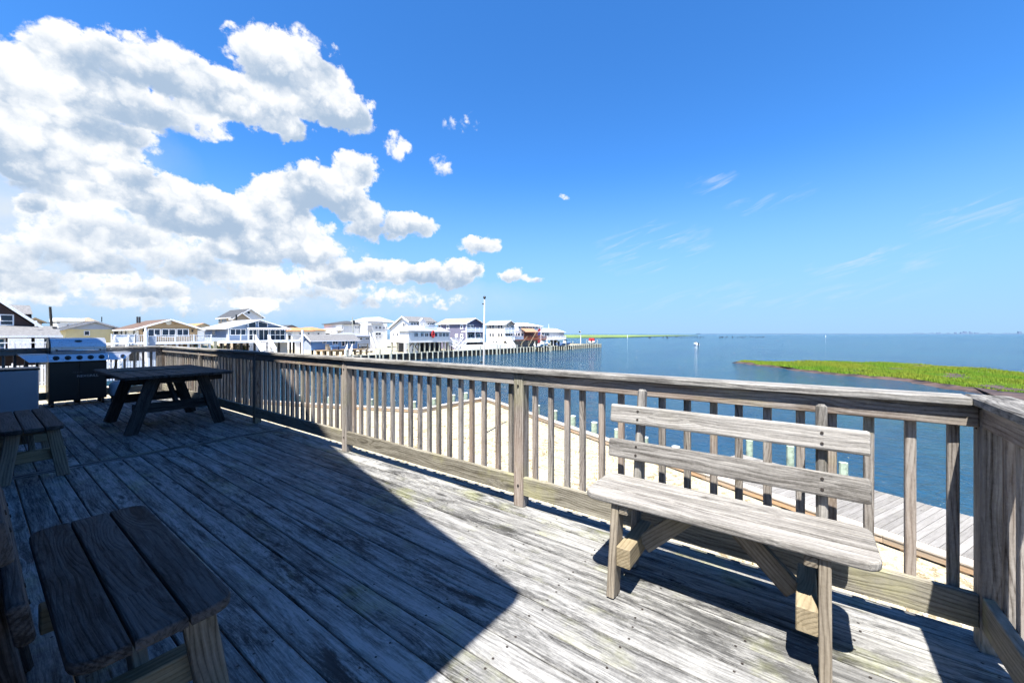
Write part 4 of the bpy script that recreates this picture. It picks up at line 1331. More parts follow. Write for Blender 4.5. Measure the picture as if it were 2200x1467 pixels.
m_.prism([(a, Y - .01, z1 + .1), (a, Y - 1.3, z1 - .15), (a, Y - 1.3, z1 - .35), (a, Y - .01, z1 - .05)], (c - a, 0, 0)); m_.build('awning', M['white'], h)
for k in range(24):
    q = a + (c - a) * (k + .3) / 24; wbox(h, 'awning_stripe', 'navy', q, q + (c - a) / 24 * .45, Y - 1.33, Y - 1.304, z1 - .36, z1 - .2)
wbox(h, 'corner_post', 'white', fx(531.5, Y), fx(533.5, Y), Y - .08, Y - .004, zf, ze + .6)
wbox(h, 'corner_post', 'white', xl - .05, xl + .14, Y - .08, Y - .004, zf, ze)
yd = 71.6; x0, x1 = fx(487, yd), fx(652, yd); zf = fz(550, 732, yd)
platform(h, x0, x1, yd, Y - .01, zf, .32, mat='white', posts=7, pmat='darkpole')
picket_rail(h, (x0 + .1, yd + .08, zf), (fx(545, yd), yd + .08, zf), .95, gls=True, postsp=1.6)
picket_rail(h, (fx(581, yd), yd + .08, zf), (x1 - .1, yd + .08, zf), .95, gls=True, postsp=2.2)
stairs(h, (fx(562, yd), yd, zf), (fx(580, yd - 2.6), yd - 2.6, GZ + 1.0), 1.9)
wbox(h, 'stair_landing', 'white', fx(548, yd - 2.2), fx(600, yd - 2.2), yd - 4.0, yd - 2.2, GZ + .75, GZ + 1.0)
wbox(h, 'storage_wall', 'whitewall', fx(584, Y - 1), fx(618, Y - 1), Y - 1, Y - .6, GZ, zf - .4)
for px in (463, 478, 492, 505, 517): wbox(h, 'piling', 'farpile', fx(px, Y + 3) - .2, fx(px, Y + 3) + .2, Y + 3, Y + 3.4, GZ, zf - .1)
picket_rail(h, (fx(622, yd), yd + .3, zf), (fx(622, Y), Y - .3, zf), 1.0, .5, mat='black')
finish(h)
# --- house behind it
Y = 108.0; h = house('lagoon_house', 'tall house with charcoal roof and white gable behind the blue house', fx(520, Y), Y)
xl, xr = fx(510, Y), fx(563, Y); ze = fz(535, 680, Y); zr = fz(535, 664, Y); L = max(8, atx(470, 717, xl).y - Y)
wall_y(h, xl, xr, Y, Y + L, GZ, ze, zr, 'whitewall'); gable_roof_y(h, xl, xr, Y, Y + L, ze, zr, 'rdark', .5, .14)
wbox(h, 'side_wall', 'taupe', xl - .06, xl - .002, Y + .2, Y + L, GZ, ze - .2)
for px in (472, 479, 484.5): win_x(h, xl - .062, px - 1.6, 684, px + 1.6, 692, fw=.07)
xa, xc = fx(503, Y - 2), fx(535, Y - 2); zz = fz(520, 684, Y - 2); z2 = fz(520, 672.5, Y - 2)
wall_y(h, xa, xc, Y - 2, Y - .01, GZ, zz, z2, 'taupe', 'bay_wall'); gable_roof_y(h, xa, xc, Y - 2, Y, zz, z2, 'rdark', .3, .12, name='bay_roof')
q = aty(534.5, 671.5, Y); m_ = MB(); m_.tube((q.x, Y - .05, q.z), (q.x, Y - .004, q.z), .28, n=14); m_.build('gable_vent', M['glass'], h)
wbox(h, 'chimney_pipe', 'black', fx(507, Y - 2.5) - .12, fx(507, Y - 2.5) + .12, Y - 2.8, Y - 2.5, GZ, fz(507, 676, Y - 2.5))
finish(h)
# --- terracotta roofs
Y = 112.0; h = house('lagoon_house', 'white house with two terracotta orange hip roofs', fx(660, Y), Y)
for (pa, pb, pr, pe, dy) in ((627, 672, 704, 711.5, 0), (662, 701, 702.5, 710, 3)):
    hip_roof(h, fx(pa, Y + dy), fx(pb, Y + dy), Y + dy, Y + dy + 10, fz(660, pe, Y), fz(660, pr, Y + 5), 'rorange', .5)
    wbox(h, 'wall', 'whitewall', fx(pa + 1, Y + dy), fx(pb - 1, Y + dy), Y + dy + .1, Y + dy + 9, GZ, fz(660, pe, Y))
for px in (645, 663, 684): win_y(h, Y + (.1 if px < 665 else 3.1), px - 2.6, 714.5, px + 2.6, 719, fw=.08)
finish(h)
Y = 130.0; h = house('lagoon_house', 'distant charcoal roofed house left of the terracotta roofs', fx(625, Y), Y)
xl, xr = fx(612, Y), fx(638, Y); wall_y(h, xl, xr, Y, Y + 14, GZ, fz(625, 704, Y), fz(625, 699, Y), 'grey'); gable_roof_y(h, xl, xr, Y, Y + 14, fz(625, 704, Y), fz(625, 699, Y), 'rdark', .5, .14, 'rdark'); finish(h)
Y = 128.0; h = house('lagoon_house', 'distant house with pale orange roof between tan and blue houses', fx(432, Y), Y)
xl, xr = fx(424, Y), fx(450, Y); wall_y(h, xl, xr, Y, Y + 12, GZ, fz(437, 700.5, Y), fz(437, 695.5, Y), 'cream'); gable_roof_y(h, xl, xr, Y, Y + 12, fz(437, 700.5, Y), fz(437, 695.5, Y), 'rorange', .6, .16, 'rtan'); finish(h)

# --- low sky-blue cottage on the bulkhead
Y = 71.5; h = house('lagoon_house', 'low sky blue cottage with grey roof on the lagoon edge', fx(715, Y), Y)
xl, xr = fx(669, Y), fx(768, Y); ze = fz(715, 730, Y); zb = fz(715, 751, Y)
yr = atx(648, 717, xl).y; zr = fz(715, 719.5, (Y + yr) / 2)
wall_x(h, xl, xr, Y, yr, zb, ze, zr, 'sky'); gable_roof_x(h, xl, xr, Y, yr, ze, zr, 'rgrey', .4, .12)
m_ = MB(); ym = (Y + yr) / 2; m_.prism([(xl - .05, Y + .05, zb), (xl - .05, yr, zb), (xl - .05, yr, ze - .1), (xl - .05, ym, zr - .2), (xl - .05, Y + .05, ze - .1)], (.046, 0, 0)); m_.build('end_cladding', M['paleblue'], h)
win_y(h, Y, 693, 732.5, 701, 738); win_y(h, Y, 714, 731.5, 726, 740, 1); win_y(h, Y, 751, 731.5, 763, 740, 1, pane='glassteal')
win_y(h, Y, 733.5, 731, 740.5, 744, 0, 'door'); win_y(h, Y, 741, 731, 747, 742, 0, pane='glassteal')
for k in range(8):
    wbox(h, 'piling', 'darkpole', xl + .3 + (xr - xl - .6) * k / 7 - .12, xl + .3 + (xr - xl - .6) * k / 7 + .12, Y + .1, Y + .34, GZ, zb)
yd = 68.8; zf2 = fz(740, 751, yd)
platform(h, fx(694, yd), fx(792, yd), yd, Y - .01, zf2, .2, mat='tan', posts=8, pmat='tan')
picket_rail(h, (fx(770, yd), yd + .1, zf2), (fx(791, yd), yd + .1, zf2), .95, .3, mat='legs')
stairs(h, (fx(752, yd), yd, zf2), (fx(745, yd - 1.2), yd - 1.3, GZ + .1), 1.0)
finish(h)
wc = thing('patio_chair', 'tan wicker chair on the blue cottage deck', 'chair', (fx(706, 70), 70, zf2))
q = 0; wbox(wc, 'seat', 'rtan', -.35, .35, -.35, .35, .15, .42); wbox(wc, 'backrest', 'rtan', -.35, .35, .3, .42, .42, 1.05)
for a_ in (-.4, .34): wbox(wc, 'arm', 'rtan', a_, a_ + .06, -.35, .4, 0, .62)
kt = thing('patio_table', 'bright blue table on the blue cottage deck', 'table', (fx(720, 69.6), 69.6, zf2))
wbox(kt, 'top', 'sky', -.9, .9, -.4, .4, .68, .76)
for a_ in (-.8, .7): wbox(kt, 'leg', 'sky', a_, a_ + .1, -.3, .3, 0, .68)
# --- pale blue cottage behind
Y = 88.0; h = house('lagoon_house', 'pale blue cottage with blue-grey roof behind the sky blue one', fx(765, Y), Y)
xl, xr = fx(738, Y), fx(796, Y); ze = fz(765, 723, Y); yr = Y + 9
hip_roof(h, xl, xr, Y, yr, ze, fz(765, 714.5, Y + 4), 'rblue'); wbox(h, 'wall', 'paleblue', xl + .1, xr - .1, Y, yr - .1, GZ + .6, ze)
win_y(h, Y, 772, 725, 779, 730.5); win_y(h, Y, 784, 725, 793, 730, 1); finish(h)
# --- two-storey white houses behind
Y = 108.0; h = house('lagoon_house', 'white two-storey house with dark low roof behind the cottages', fx(760, Y), Y)
xl, xr = fx(735, Y), fx(789, Y)
wbox(h, 'wall', 'whitewall', xl, xr, Y, Y + 10, GZ, fz(760, 697, Y)); hip_roof(h, xl, xr, Y, Y + 10, fz(760, 697, Y), fz(760, 690, Y + 5), 'rdark', .5)
win_y(h, Y, 733, 701, 737.5, 709); win_y(h, Y, 763, 700.5, 765.8, 705.5); win_y(h, Y, 768, 700.5, 770.8, 705.5)
for z_ in (709, 716): picket_rail(h, (fx(722, Y), Y - .5, fz(726, z_, Y)), (fx(735, Y), Y - .5, fz(726, z_, Y)), .9, .4)
platform(h, fx(721, Y), xl - .02, Y - .6, Y + 3, fz(726, 709, Y), .2, posts=2, pmat='white'); finish(h)
Y = 104.0; h = house('lagoon_house', 'white three-level house with balconies and grey roofs', fx(812, Y), Y)
xl, xr = fx(790, Y), fx(832, Y)
wbox(h, 'wall', 'whitewall', xl, xr, Y, Y + 10, GZ, fz(812, 694, Y)); hip_roof(h, fx(780, Y + 6), fx(832, Y + 6), Y + 2, Y + 14, fz(812, 692, Y), fz(812, 682, Y + 8), 'rpale', .6, 2.5)
m_ = MB(); m_.prism([(fx(798, Y), Y - .3, fz(812, 697, Y)), (fx(822, Y), Y - .3, fz(812, 697, Y)), (fx(826, Y), Y + 1, fz(812, 691, Y)), (fx(796, Y), Y + 1, fz(812, 691, Y))], (0, .3, 0)); m_.build('solar_roof', M['rdark'], h)
wbox(h, 'bay_wall', 'grey', fx(790, Y - .6), fx(797, Y), Y - .6, Y - .004, fz(812, 710, Y), fz(812, 699, Y))
for a, c, t, bt in ((806, 811, 700.5, 707), (813.5, 819, 700.5, 707), (823, 827, 701, 707), (828.5, 832, 701, 707)): win_y(h, Y, a, t, c, bt, 1, fw=.1)
win_y(h, Y, 806, 714, 818.5, 720, 1, 'sliding_door'); win_y(h, Y, 807, 722, 811, 724.5); win_y(h, Y, 814, 722, 818.5, 724.5)
stairs(h, (fx(798, Y - 1), Y - .8, fz(798, 721, Y)), (fx(808, Y - 4), Y - 4, GZ), 1.2); finish(h)

# --- large white house with porch on the point
Y = 74.5; h = house('lagoon_house', 'large white house with hipped sun porch and red float, on pilings', fx(900, Y), Y)
xl = fx(879, Y); xr = fx(935, Y); yr = atx(838, 717, xl).y
zb = fz(900, 735, Y); ze = fz(880, 691, Y)
# saltbox gable facing west
ypk = atx(866, 717, xl).y; zpk = atx(866, 681, xl).z; zle = atx(838, 706, xl).z
m_ = MB(); m_.prism([(xl, Y, zb), (xl, yr, zb), (xl, yr, zle), (xl, ypk, zpk), (xl, Y, ze)], (xr - xl, 0, 0)); m_.build('wall', M['whitewall'], h)
m_ = MB(); th = .15; ov = .4
m_.prism([(xl - ov, Y - ov, ze - .1), (xl - ov, ypk, zpk + .05), (xl - ov, ypk, zpk + .2), (xl - ov, Y - ov, ze + .08)], (xr - xl + .8, 0, 0))
m_.prism([(xl - ov, ypk, zpk + .05), (xl - ov, yr + ov, zle - .1), (xl - ov, yr + ov, zle + .08), (xl - ov, ypk, zpk + .2)], (xr - xl + .8, 0, 0))
r_ = m_.build('roof', M['rgrey'], h)
m_ = MB(); a = xl - ov - .05
m_.prism([(a, Y - ov, ze - .25), (a, ypk, zpk - .1), (a, ypk, zpk + .22), (a, Y - ov, ze + .1)], (.046, 0, 0)); m_.prism([(a, ypk, zpk - .1), (a, yr + ov, zle - .25), (a, yr + ov, zle + .1), (a, ypk, zpk + .22)], (.046, 0, 0)); m_.build('rake_trim', M['white'], h)
for px, t, bt in ((867, 694, 701.5), (870.5, 694, 701.5), (867, 715, 722), (870.5, 715, 722), (845, 715, 722), (854, 715, 722)): win_x(h, xl, px - 1.5, t, px + 1.5, bt, fw=.05)
for a, c in ((882.5, 887.5), (888.5, 893.5), (894, 898.5), (918, 922), (923, 927), (928, 932)): win_y(h, Y, a, 693.5, c, 698, fw=.07)
m_ = MB(); xa, xc = fx(903, Y - .8), fx(915, Y - .8); m_.prism([(xa, Y - .8, fz(909, 700, Y)), (xc, Y - .8, fz(909, 700, Y)), (xc, Y - .8, fz(909, 691, Y)), ((xa + xc) / 2, Y - .8, fz(909, 684, Y)), (xa, Y - .8, fz(909, 691, Y))], (0, .79, 0)); m_.build('dormer', M['grey'], h)
win_y(h, Y - .8, 904.5, 694.5, 908, 701); win_y(h, Y - .8, 909, 694.5, 912.5, 701)
yp = 71.2; x0, x1 = fx(878, yp), fx(966, yp); z1 = fz(900, 712, yp)
hip_roof(h, x0, fx(926, yp), yp, Y + .5, z1, fz(903, 700, yp + 2), 'rpale', .3, name='porch_roof')
m_ = MB(); m_.prism([(fx(930, yp), yp - .3, fz(950, 712.5, yp)), (fx(930, yp), Y, fz(940, 703, Y)), (fx(930, yp), Y, fz(940, 706, Y)), (fx(930, yp), yp - .3, fz(950, 713.8, yp))], (fx(967, yp) - fx(930, yp), 0, 0)); m_.build('porch_roof', M['rpale'], h)
wbox(h, 'porch_wall', 'whitewall', x0 + .02, x1, yp, Y - .01, zb, z1)
wbox(h, 'upper_deck', 'white', fx(912, yp + .5), fx(939, yp + .5), yp + .4, Y, z1 + .1, fz(925, 702, yp + .5))
for a, c, n in ((889.5, 898, 2), (903.5, 910, 1), (912.5, 920, 1), (922, 939.5, 2), (943, 949, 1), (950.5, 957, 1), (958, 964, 1)): win_y(h, yp, a, 715, c, 723.5, n, fw=.08)
q = aty(930.5, 718, yp - .3); m_ = MB()
for k in range(14):
    t0, t1 = k * math.pi / 7, (k + 1) * math.pi / 7
    m_.tube((q.x + .34 * math.cos(t0), yp - .3, q.z + .75 * math.sin(t0)), (q.x + .34 * math.cos(t1), yp - .3, q.z + .75 * math.sin(t1)), .17, n=8)
m_.build('red_float', M['redflag'], h)
for k in range(9): wbox(h, 'piling', 'farpile', x0 + .2 + (x1 - x0 - .4) * k / 8 - .14, x0 + .2 + (x1 - x0 - .4) * k / 8 + .14, yp + .1, yp + .38, GZ, zb)
for k in range(4): wbox(h, 'piling', 'farpile', xl + .1, xl + .38, Y + .6 + k * 2.0, Y + .9 + k * 2.0, GZ, zb)
wbox(h, 'lower_wall', 'rdark', x0 + 1.5, xr + 4, Y + 2, Y + 2.3, GZ, zb)  # charcoal colour stands for the shaded openings behind the pilings
wbox(h, 'storage_wall', 'whitewall', fx(872, yp), fx(902, yp), yp + .6, yp + .7, GZ, zb)
m_ = MB(); a, c = aty(874, 753, yp + .5), aty(886, 736, yp + .5); e_, f_ = aty(886, 753, yp + .5), aty(898, 736, yp + .5)
for s_, t_ in ((a, c), (e_, f_), (aty(886, 736, yp + .5), aty(898, 752, yp + .5))): m_.bar((s_.x, yp + .5, s_.z), (t_.x, yp + .5, t_.z), .14, .18)
m_.build('cross_brace', M['legs'], h)
stairs(h, (fx(968, yp), yp + 1, zb), (fx(997, yp - 1), yp - 1, GZ), 1.6)
platform(h, x1 + .01, fx(990, yp), yp + 1, Y + 1, zb, .25, posts=3, pmat='farpile'); picket_rail(h, (x1, yp + 1, zb), (fx(989, yp + 1), yp + 1, zb), 1, .3)
finish(h)

# --- navy house: sunlit side and shaded gable are put into two sidings
Y = 73.0; h = house('lagoon_house', 'navy three-storey house with sunlit-toned side and tan roof behind the flagpole', fx(1010, Y), Y)
xl, xr = fx(1002, Y), fx(1037, Y); ze = fz(1015, 694.5, Y); zr = fz(1020, 684, Y); yr = atx(941, 717, xl).y
wall_y(h, xl, xr, Y, yr, GZ, ze, zr, 'navy'); gable_roof_y(h, xl, xr, Y, yr, ze, zr, 'rtan', .45, .14)
wbox(h, 'side_wall', 'slate', xl - .06, xl - .002, Y + .1, yr, GZ, ze - .1); wbox(h, 'corner_trim', 'white', xl - .1, xl + .12, Y - .06, Y + .12, GZ, ze)  # lighter sheet puts the sunlight on this side into its colour
for px, t, bt in ((945, 697, 705), (962.5, 697, 707.5), (992, 697, 707.5), (981, 717, 724), (992, 717, 726)): win_x(h, xl - .062, px - 3, t, px + 3, bt, fw=.28)
win_y(h, Y, 1004.5, 697, 1009, 704); win_y(h, Y, 1010.5, 697, 1017, 704, 1)
yd = 71.0
for (za, zt_) in ((711.5, 704), (733, 726)):
    zf2 = fz(1020, za, yd); platform(h, fx(1003, yd), fx(1041, yd), yd, Y - .01, zf2, .25, posts=3, pmat='white', zb=GZ, prow=1)
    picket_rail(h, (fx(1003, yd), yd + .05, zf2), (fx(1040, yd), yd + .05, zf2), fz(1020, zt_, yd) - zf2, .2, solid=True)
win_y(h, Y, 1006, 717, 1016, 726, 1, 'sliding_door'); win_y(h, Y, 1024, 717, 1033, 726, 1, 'sliding_door', pane='glassteal')
wbox(h, 'lower_deck', 'white', fx(998, 69.5), fx(1041, 69.5), 69.4, 70.9, GZ, fz(1020, 741, 69.5)); wbox(h, 'opening_dark_panel', 'rdark', fx(1007, Y), fx(1038, Y), Y - .05, Y - .003, GZ, fz(1020, 734, Y) - .3)  # charcoal panel on the wall paints the darkness of an opening
stairs(h, (fx(1002, yd), yd + .3, zf2), (fx(982, yd - .8), yd - .8, GZ), 1.5)
finish(h)
# --- cream house
Y = 73.0; h = house('lagoon_house', 'cream three-storey house with blue-grey roof right of the flagpole', fx(1090, Y), Y)
xl, xr = fx(1086, Y), fx(1105, Y); ze = fz(1095, 696, Y); zr = fz(1095, 689, Y); yr = atx(1045, 717, xl).y
wall_y(h, xl, xr, Y, yr, GZ, ze, zr, 'cream'); gable_roof_y(h, xl, xr, Y, yr, ze, zr, 'rblue', .45, .14)
m_ = MB(); xm = (xl + xr) / 2; m_.prism([(xl + .2, Y - .04, ze - .7), (xr - .2, Y - .04, ze - .7), (xr - .2, Y - .04, ze), (xm, Y - .04, zr - .2), (xl + .2, Y - .04, ze)], (0, .036, 0)); m_.build('gable_panel', M['taupe'], h)
for px in (1053.5, 1059.5, 1072, 1078):
    for t, bt in ((698.5, 706), (716, 723)): win_x(h, xl, px - 2, t, px + 2, bt, fw=.06)
for px in (1061, 1066.5): win_x(h, xl, px - 2, 732, px + 2, 737, fw=.12)
win_y(h, Y, 1087.5, 699, 1094, 704, 1); win_y(h, Y, 1097.5, 699, 1103, 704, 1)
yd = 70.8
for (za, zt_) in ((714.5, 705), (730, 722)):
    zf2 = fz(1095, za, yd); platform(h, fx(1085, yd), fx(1106, yd), yd, Y - .01, zf2, .25, posts=2, pmat='white', prow=1)
    picket_rail(h, (fx(1085, yd), yd + .05, zf2), (fx(1106, yd), yd + .05, zf2), fz(1095, zt_, yd) - zf2, .2, solid=True)
win_y(h, Y, 1092, 716, 1101, 724, 1, 'sliding_door')
stairs(h, (fx(1090, yd), yd - .1, zf2), (fx(1104, yd - 2.2), yd - 2.2, GZ), 1.6)
wbox(h, 'lower_deck', 'white', fx(1046, 70.2), fx(1103, 69.6), 69.5, 70.6, GZ, GZ + 1.5); finish(h)
# --- house with red deck and orange awning
Y = 74.0; h = house('lagoon_house', 'white roofed house with orange awning and red-brown deck', fx(1140, Y), Y)
xa, xc = fx(1107, Y), fx(1166, Y)
wbox(h, 'wall', 'whitewall', xa, xc, Y, Y + 9, fz(1140, 727, Y), fz(1140, 710, Y))
wbox(h, 'upper_wall', 'whitewall', fx(1112, Y + 1), fx(1162, Y + 1), Y + .5, Y + 8, fz(1140, 710, Y), fz(1140, 701.5, Y)); hip_roof(h, fx(1112, Y + 1), fx(1162, Y + 1), Y + .5, Y + 8, fz(1140, 701.5, Y), fz(1140, 694, Y + 3), 'rwhite', .5)
for a, c in ((1114, 1118), (1120, 1129.5), (1131, 1135), (1136, 1143), (1144, 1149), (1150, 1156)): win_y(h, Y + .5, a, 701.8, c, 705.5, fw=.06)
for a, c in ((1108, 1111), (1112, 1117), (1119, 1124)): win_y(h, Y, a, 715, c, 722, fw=.08)
m_ = MB(); a, c = fx(1127, Y - 1.4), fx(1153, Y - 1.4); m_.prism([(a, Y - .01, fz(1140, 705.5, Y)), (a, Y - 2.0, fz(1140, 713, Y - 2)), (a, Y - 2.0, fz(1140, 714.2, Y - 2)), (a, Y - .01, fz(1140, 707, Y))], (c - a, 0, 0)); m_.build('awning', M['awning'], h)
wbox(h, 'porch_back', 'red', fx(1126, Y), fx(1166, Y), Y - .06, Y - .004, fz(1140, 727, Y), fz(1140, 713.5, Y))
zf2 = fz(1140, 729, 71); platform(h, fx(1106, 71), fx(1178, 71), 71, Y - .07, zf2, .3, mat='red', posts=6, pmat='farpile'); picket_rail(h, (fx(1126, 71), 71.06, zf2), (fx(1178, 71), 71.06, zf2), .95, .2, mat='red')
wbox(h, 'porch_panel', 'paleblue', fx(1106, 71), fx(1125, 71), 71.02, 71.1, zf2, zf2 + .95)
wbox(h, 'lower_wall', 'grey', xa + 1, xc + 3, Y + 1, Y + 1.2, GZ, zf2 - .3); finish(h)
# --- white end house
Y = 73.5; h = house('lagoon_house', 'low white house at the very end of the point by the boats', fx(1190, Y), Y)
xa, xc = fx(1167, Y), fx(1212, Y)
wbox(h, 'wall', 'grey', xa, xc, Y, Y + 8, fz(1190, 728, Y), fz(1190, 713, Y)); m_ = MB(); m_.prism([(xa - .4, Y - .6, fz(1190, 713.5, Y)), (xa - .4, Y + 4, fz(1190, 706, Y + 4)), (xa - .4, Y + 8.4, fz(1190, 713.5, Y))], (xc - xa + .8, 0, 0)); m_.build('roof', M['rwhite'], h)
win_y(h, Y, 1163.5, 714, 1169, 720); win_y(h, Y, 1170.5, 714.5, 1180.5, 722.5, 2)
zf2 = fz(1190, 728.5, 70.5); platform(h, fx(1176, 70.5), fx(1216, 70.5), 70.5, Y - .01, zf2, .3, posts=4, pmat='white'); picket_rail(h, (fx(1176, 70.5), 70.56, zf2), (fx(1216, 70.5), 70.56, zf2), 1.1, .22)
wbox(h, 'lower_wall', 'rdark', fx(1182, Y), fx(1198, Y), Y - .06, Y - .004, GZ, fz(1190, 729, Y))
m_ = MB(); q = aty(1179, 706, Y + 3); m_.tube((q.x, Y + 3, q.z - 1), (q.x, Y + 3, q.z + 1.8), .05); m_.build('antenna_mast', M['white'], h)
finish(h)

# ------------------------------------------------------------------ far bulkhead, piles, boats, poles
fb = thing('bulkhead', 'long dark bulkhead with pale piles below the houses across the lagoon', 'bulkhead', (80, 67, GZ))
x_ = 5.0
while x_ < 152.9:
    x2 = min(x_ + 12.4, 153.0)
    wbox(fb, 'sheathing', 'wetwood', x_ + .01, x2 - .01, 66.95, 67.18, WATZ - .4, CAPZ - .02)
    wbox(fb, 'cap_board', 'farpile', x_ + .01, x2 - .01, 66.85, 67.35, CAPZ - .015, CAPZ + .06)
    x_ = x2
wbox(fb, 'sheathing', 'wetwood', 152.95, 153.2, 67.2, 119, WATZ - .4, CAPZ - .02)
x_ = 6.0; rng = random.Random(2)
while x_ < 153:
    pile(fb, x_, 66.72, CAPZ + .15 + rng.uniform(-.05, .12), WATZ - .3, .17, M['farpile'], cap=False); x_ += 1.62
finish(fb)
for n_i, (px, hgt, lab) in enumerate(((745, 1.3, 'mooring pile nearest the blue cottage steps in the lagoon'), (816, 1.2, 'mooring pile left of the large white house in the lagoon'), (841, 1.0, 'short mooring pile before the large white house'), (1032, 1.1, 'mooring pile in front of the navy house, left of the flagpole'), (1068, 1.2, 'left one of the paired mooring piles below the cream house'), (1074, 1.1, 'right one of the paired mooring piles below the cream house'), (1111, 1.0, 'mooring pile in front of the orange awning house'))):
    q = on_line(px, Vector((0, 65.2, 0)), Vector((1, 0, 0)))
    o = pile(None, q.x, q.y, CAPZ + hgt, WATZ - .3, .16, M['farpile'], name='mooring_pile', cap=False)
    tag(o, lab, 'pile', 'mooring piles in the lagoon')


def boat(label, x, y, z, L, Bm, rz, top=True, cover=None, hullm='hull'):
    r_ = thing('motor_boat', label, 'boat', (x, y, z), 'boats on lifts by the far houses', rot=(0, 0, rz))
    bm_ = bmesh.new(); st_ = []
    for i in range(9):
        t = i / 8; hw = Bm / 2 * (1 - max(0, (t - .45) / .55) ** 2.2); kz = .12 + .55 * max(0, (t - .5) / .5) ** 2; sh = 1.0 + .35 * t * t
        hw = max(hw, .02); xx = (t - .5) * L
        st_.append([bm_.verts.new(p) for p in ((xx, -hw, sh), (xx, -hw * .9, .5 + kz * .3), (xx, 0, kz), (xx, hw * .9, .5 + kz * .3), (xx, hw, sh))])
    for a, c in zip(st_, st_[1:]):
        for k in range(4): bm_.faces.new((a[k], a[k + 1], c[k + 1], c[k]))
        bm_.faces.new((a[4], a[0], c[0], c[4]))
    bm_.faces.new(st_[0])
    bmesh.ops.recalc_face_normals(bm_, faces=bm_.faces); link('hull', mesh_from(bm_, 'hull', M[hullm]), r_)
    wbox(r_, 'console', 'hull', -.5, .5, -.45, .45, 1.0, 1.75); m_ = MB(); m_.prism([(.5, -.5, 1.6), (.5, .5, 1.6), (.2, .45, 2.1), (.2, -.45, 2.1)], (.04, 0, 0)); m_.build('windshield', M['glass'], r_)
    wbox(r_, 'outboard_motor', 'black', -L / 2 - .55, -L / 2 - .02, -.22, .22, .5, 1.6)
    if top:
        m_ = MB(); m_.box(-1, 1, -.9, .9, 2.9, 2.98); m_.build('canopy_top', M['hullblue'], r_)
        m_ = MB()
        for a in (-.8, .8):
            for c in (-.7, .7): m_.bar((a, c, 1.0), (a, c, 2.9), .05)
        m_.build('canopy_frame', M['chrome'], r_)
    if cover:
        m_ = MB(); m_.prism([(-L / 2 + .1, -Bm / 2 + .1, 1.02), (-L / 2 + .1, Bm / 2 - .1, 1.02), (-L / 2 + .1, Bm / 2 - .2, 2.2), (-L / 2 + .1, -Bm / 2 + .2, 2.2)], (L * .6, 0, 0)); m_.build('canvas_cover', M[cover], r_)
    return r_


def lift(label, x, y, z, L, Bm):
    r_ = thing('boat_lift', label, 'boat lift', (x, y, WATZ), 'boat lifts by the far houses')
    for a in (-L / 2, L / 2):
        for c in (-Bm / 2, Bm / 2):
            m_ = MB(); m_.tube((a, c, -.3), (a, c, z - WATZ + 1.6), .15, n=10); m_.build('post', M['farpile'], r_)
        m_ = MB(); m_.bar((a, -Bm / 2, z - WATZ + .05), (a, Bm / 2, z - WATZ + .05), .15, .2); m_.build('cradle_beam', M['pole'], r_)


zb_ = WATZ + 1.5
for px, yy, lab, L_, tp, cv_, hm in ((1166, 64.6, 'white motor boat on a lift below the red-brown deck', 6.5, True, None, 'hull'), (1214, 64.0, 'white and blue motor boat on a lift below the low white house', 8.0, True, None, 'hullblue'), (1272, 66.5, 'motor boat with red cover on a lift at the tip of the point', 5.2, False, 'redflag', 'hull')):
    q = on_line(px, Vector((0, yy, 0)), Vector((1, 0, 0)))
    if px == 1272: q = on_line(px, Vector((155.6, 0, 0)), Vector((0, 1, 0)))
    boat(lab, q.x, q.y, zb_, L_, 2.5, 0 if px != 1272 else R(20), tp, cv_, hm)
    lift(lab.replace('motor boat', 'lift posts of the boat').replace(' on a lift', '') if False else 'timber lift holding the ' + lab.split(' on a lift')[0], q.x, q.y, zb_, L_ * .6, 3.3)


def pole_thing(name, label, cat, px, Y, top, r, mat, bot=None, lean=0, group=None):
    q = aty(px, 717, Y); zt_ = fz(px, top, Y)
    r_ = thing(name, label, cat, (q.x, Y, GZ), group)
    m_ = MB(); m_.tube((lean, 0, 0), (0, 0, zt_ - GZ), r, r * .8, 10); m_.build('shaft', M[mat], r_)
    return r_, zt_ - GZ


r_, hh = pole_thing('utility_pole', 'thick dark utility pole behind the brown house', 'utility pole', 107.5, 84, 659, .17, 'darkpole', lean=.4)
m_ = MB(); m_.bar((-.9, 0, hh - 2.2), (.9, .2, hh - 2.2), .1).bar((-.6, 0, hh - 3.2), (.6, .2, hh - 3.2), .08); m_.build('crossarm', M['darkpole'], r_)
r_, hh = pole_thing('utility_pole', 'thin grey utility pole with transformer above the blue cottage', 'utility pole', 757, 98, 681, .14, 'farpile', lean=.5)
m_ = MB(); m_.tube((.45, 0, hh - 2.0), (.45, 0, hh - .9), .3, n=10); m_.build('transformer', M['black'], r_)
pole_thing('white_post', 'white post at the left end of the sky blue cottage', 'post', 650, 70, 709, .22, 'white')
r_, hh = pole_thing('flagpole', 'white pole flying two flags beside the orange awning house', 'flagpole', 1162, 70, 699, .09, 'white')
for zz, mt, nm in ((hh - 1.0, 'redflag', 'flag'), (hh - 2.2, 'blueflag', 'flag'), (hh - 4.6, 'redflag', 'flag')):
    m_ = MB(); m_.prism([(-.1, 0, zz), (-1.5, .15, zz - .35), (-1.5, .15, zz - 1.15), (-.1, 0, zz - .8)], (0, .03, 0)); m_.build(nm, M[mt], r_)
r_, hh = pole_thing('lamp_post', 'white lamp post on the end of the point', 'lamp post', 1247.5, 69, 711, .13, 'white')
m_ = MB(); m_.box(-.95, -.4, -.2, .2, hh - .6, hh - .1); m_.build('lantern', M['black'], r_); m_ = MB(); m_.bar((-.7, 0, hh - .1), (.1, 0, hh - .02), .08); m_.build('arm', M['white'], r_)
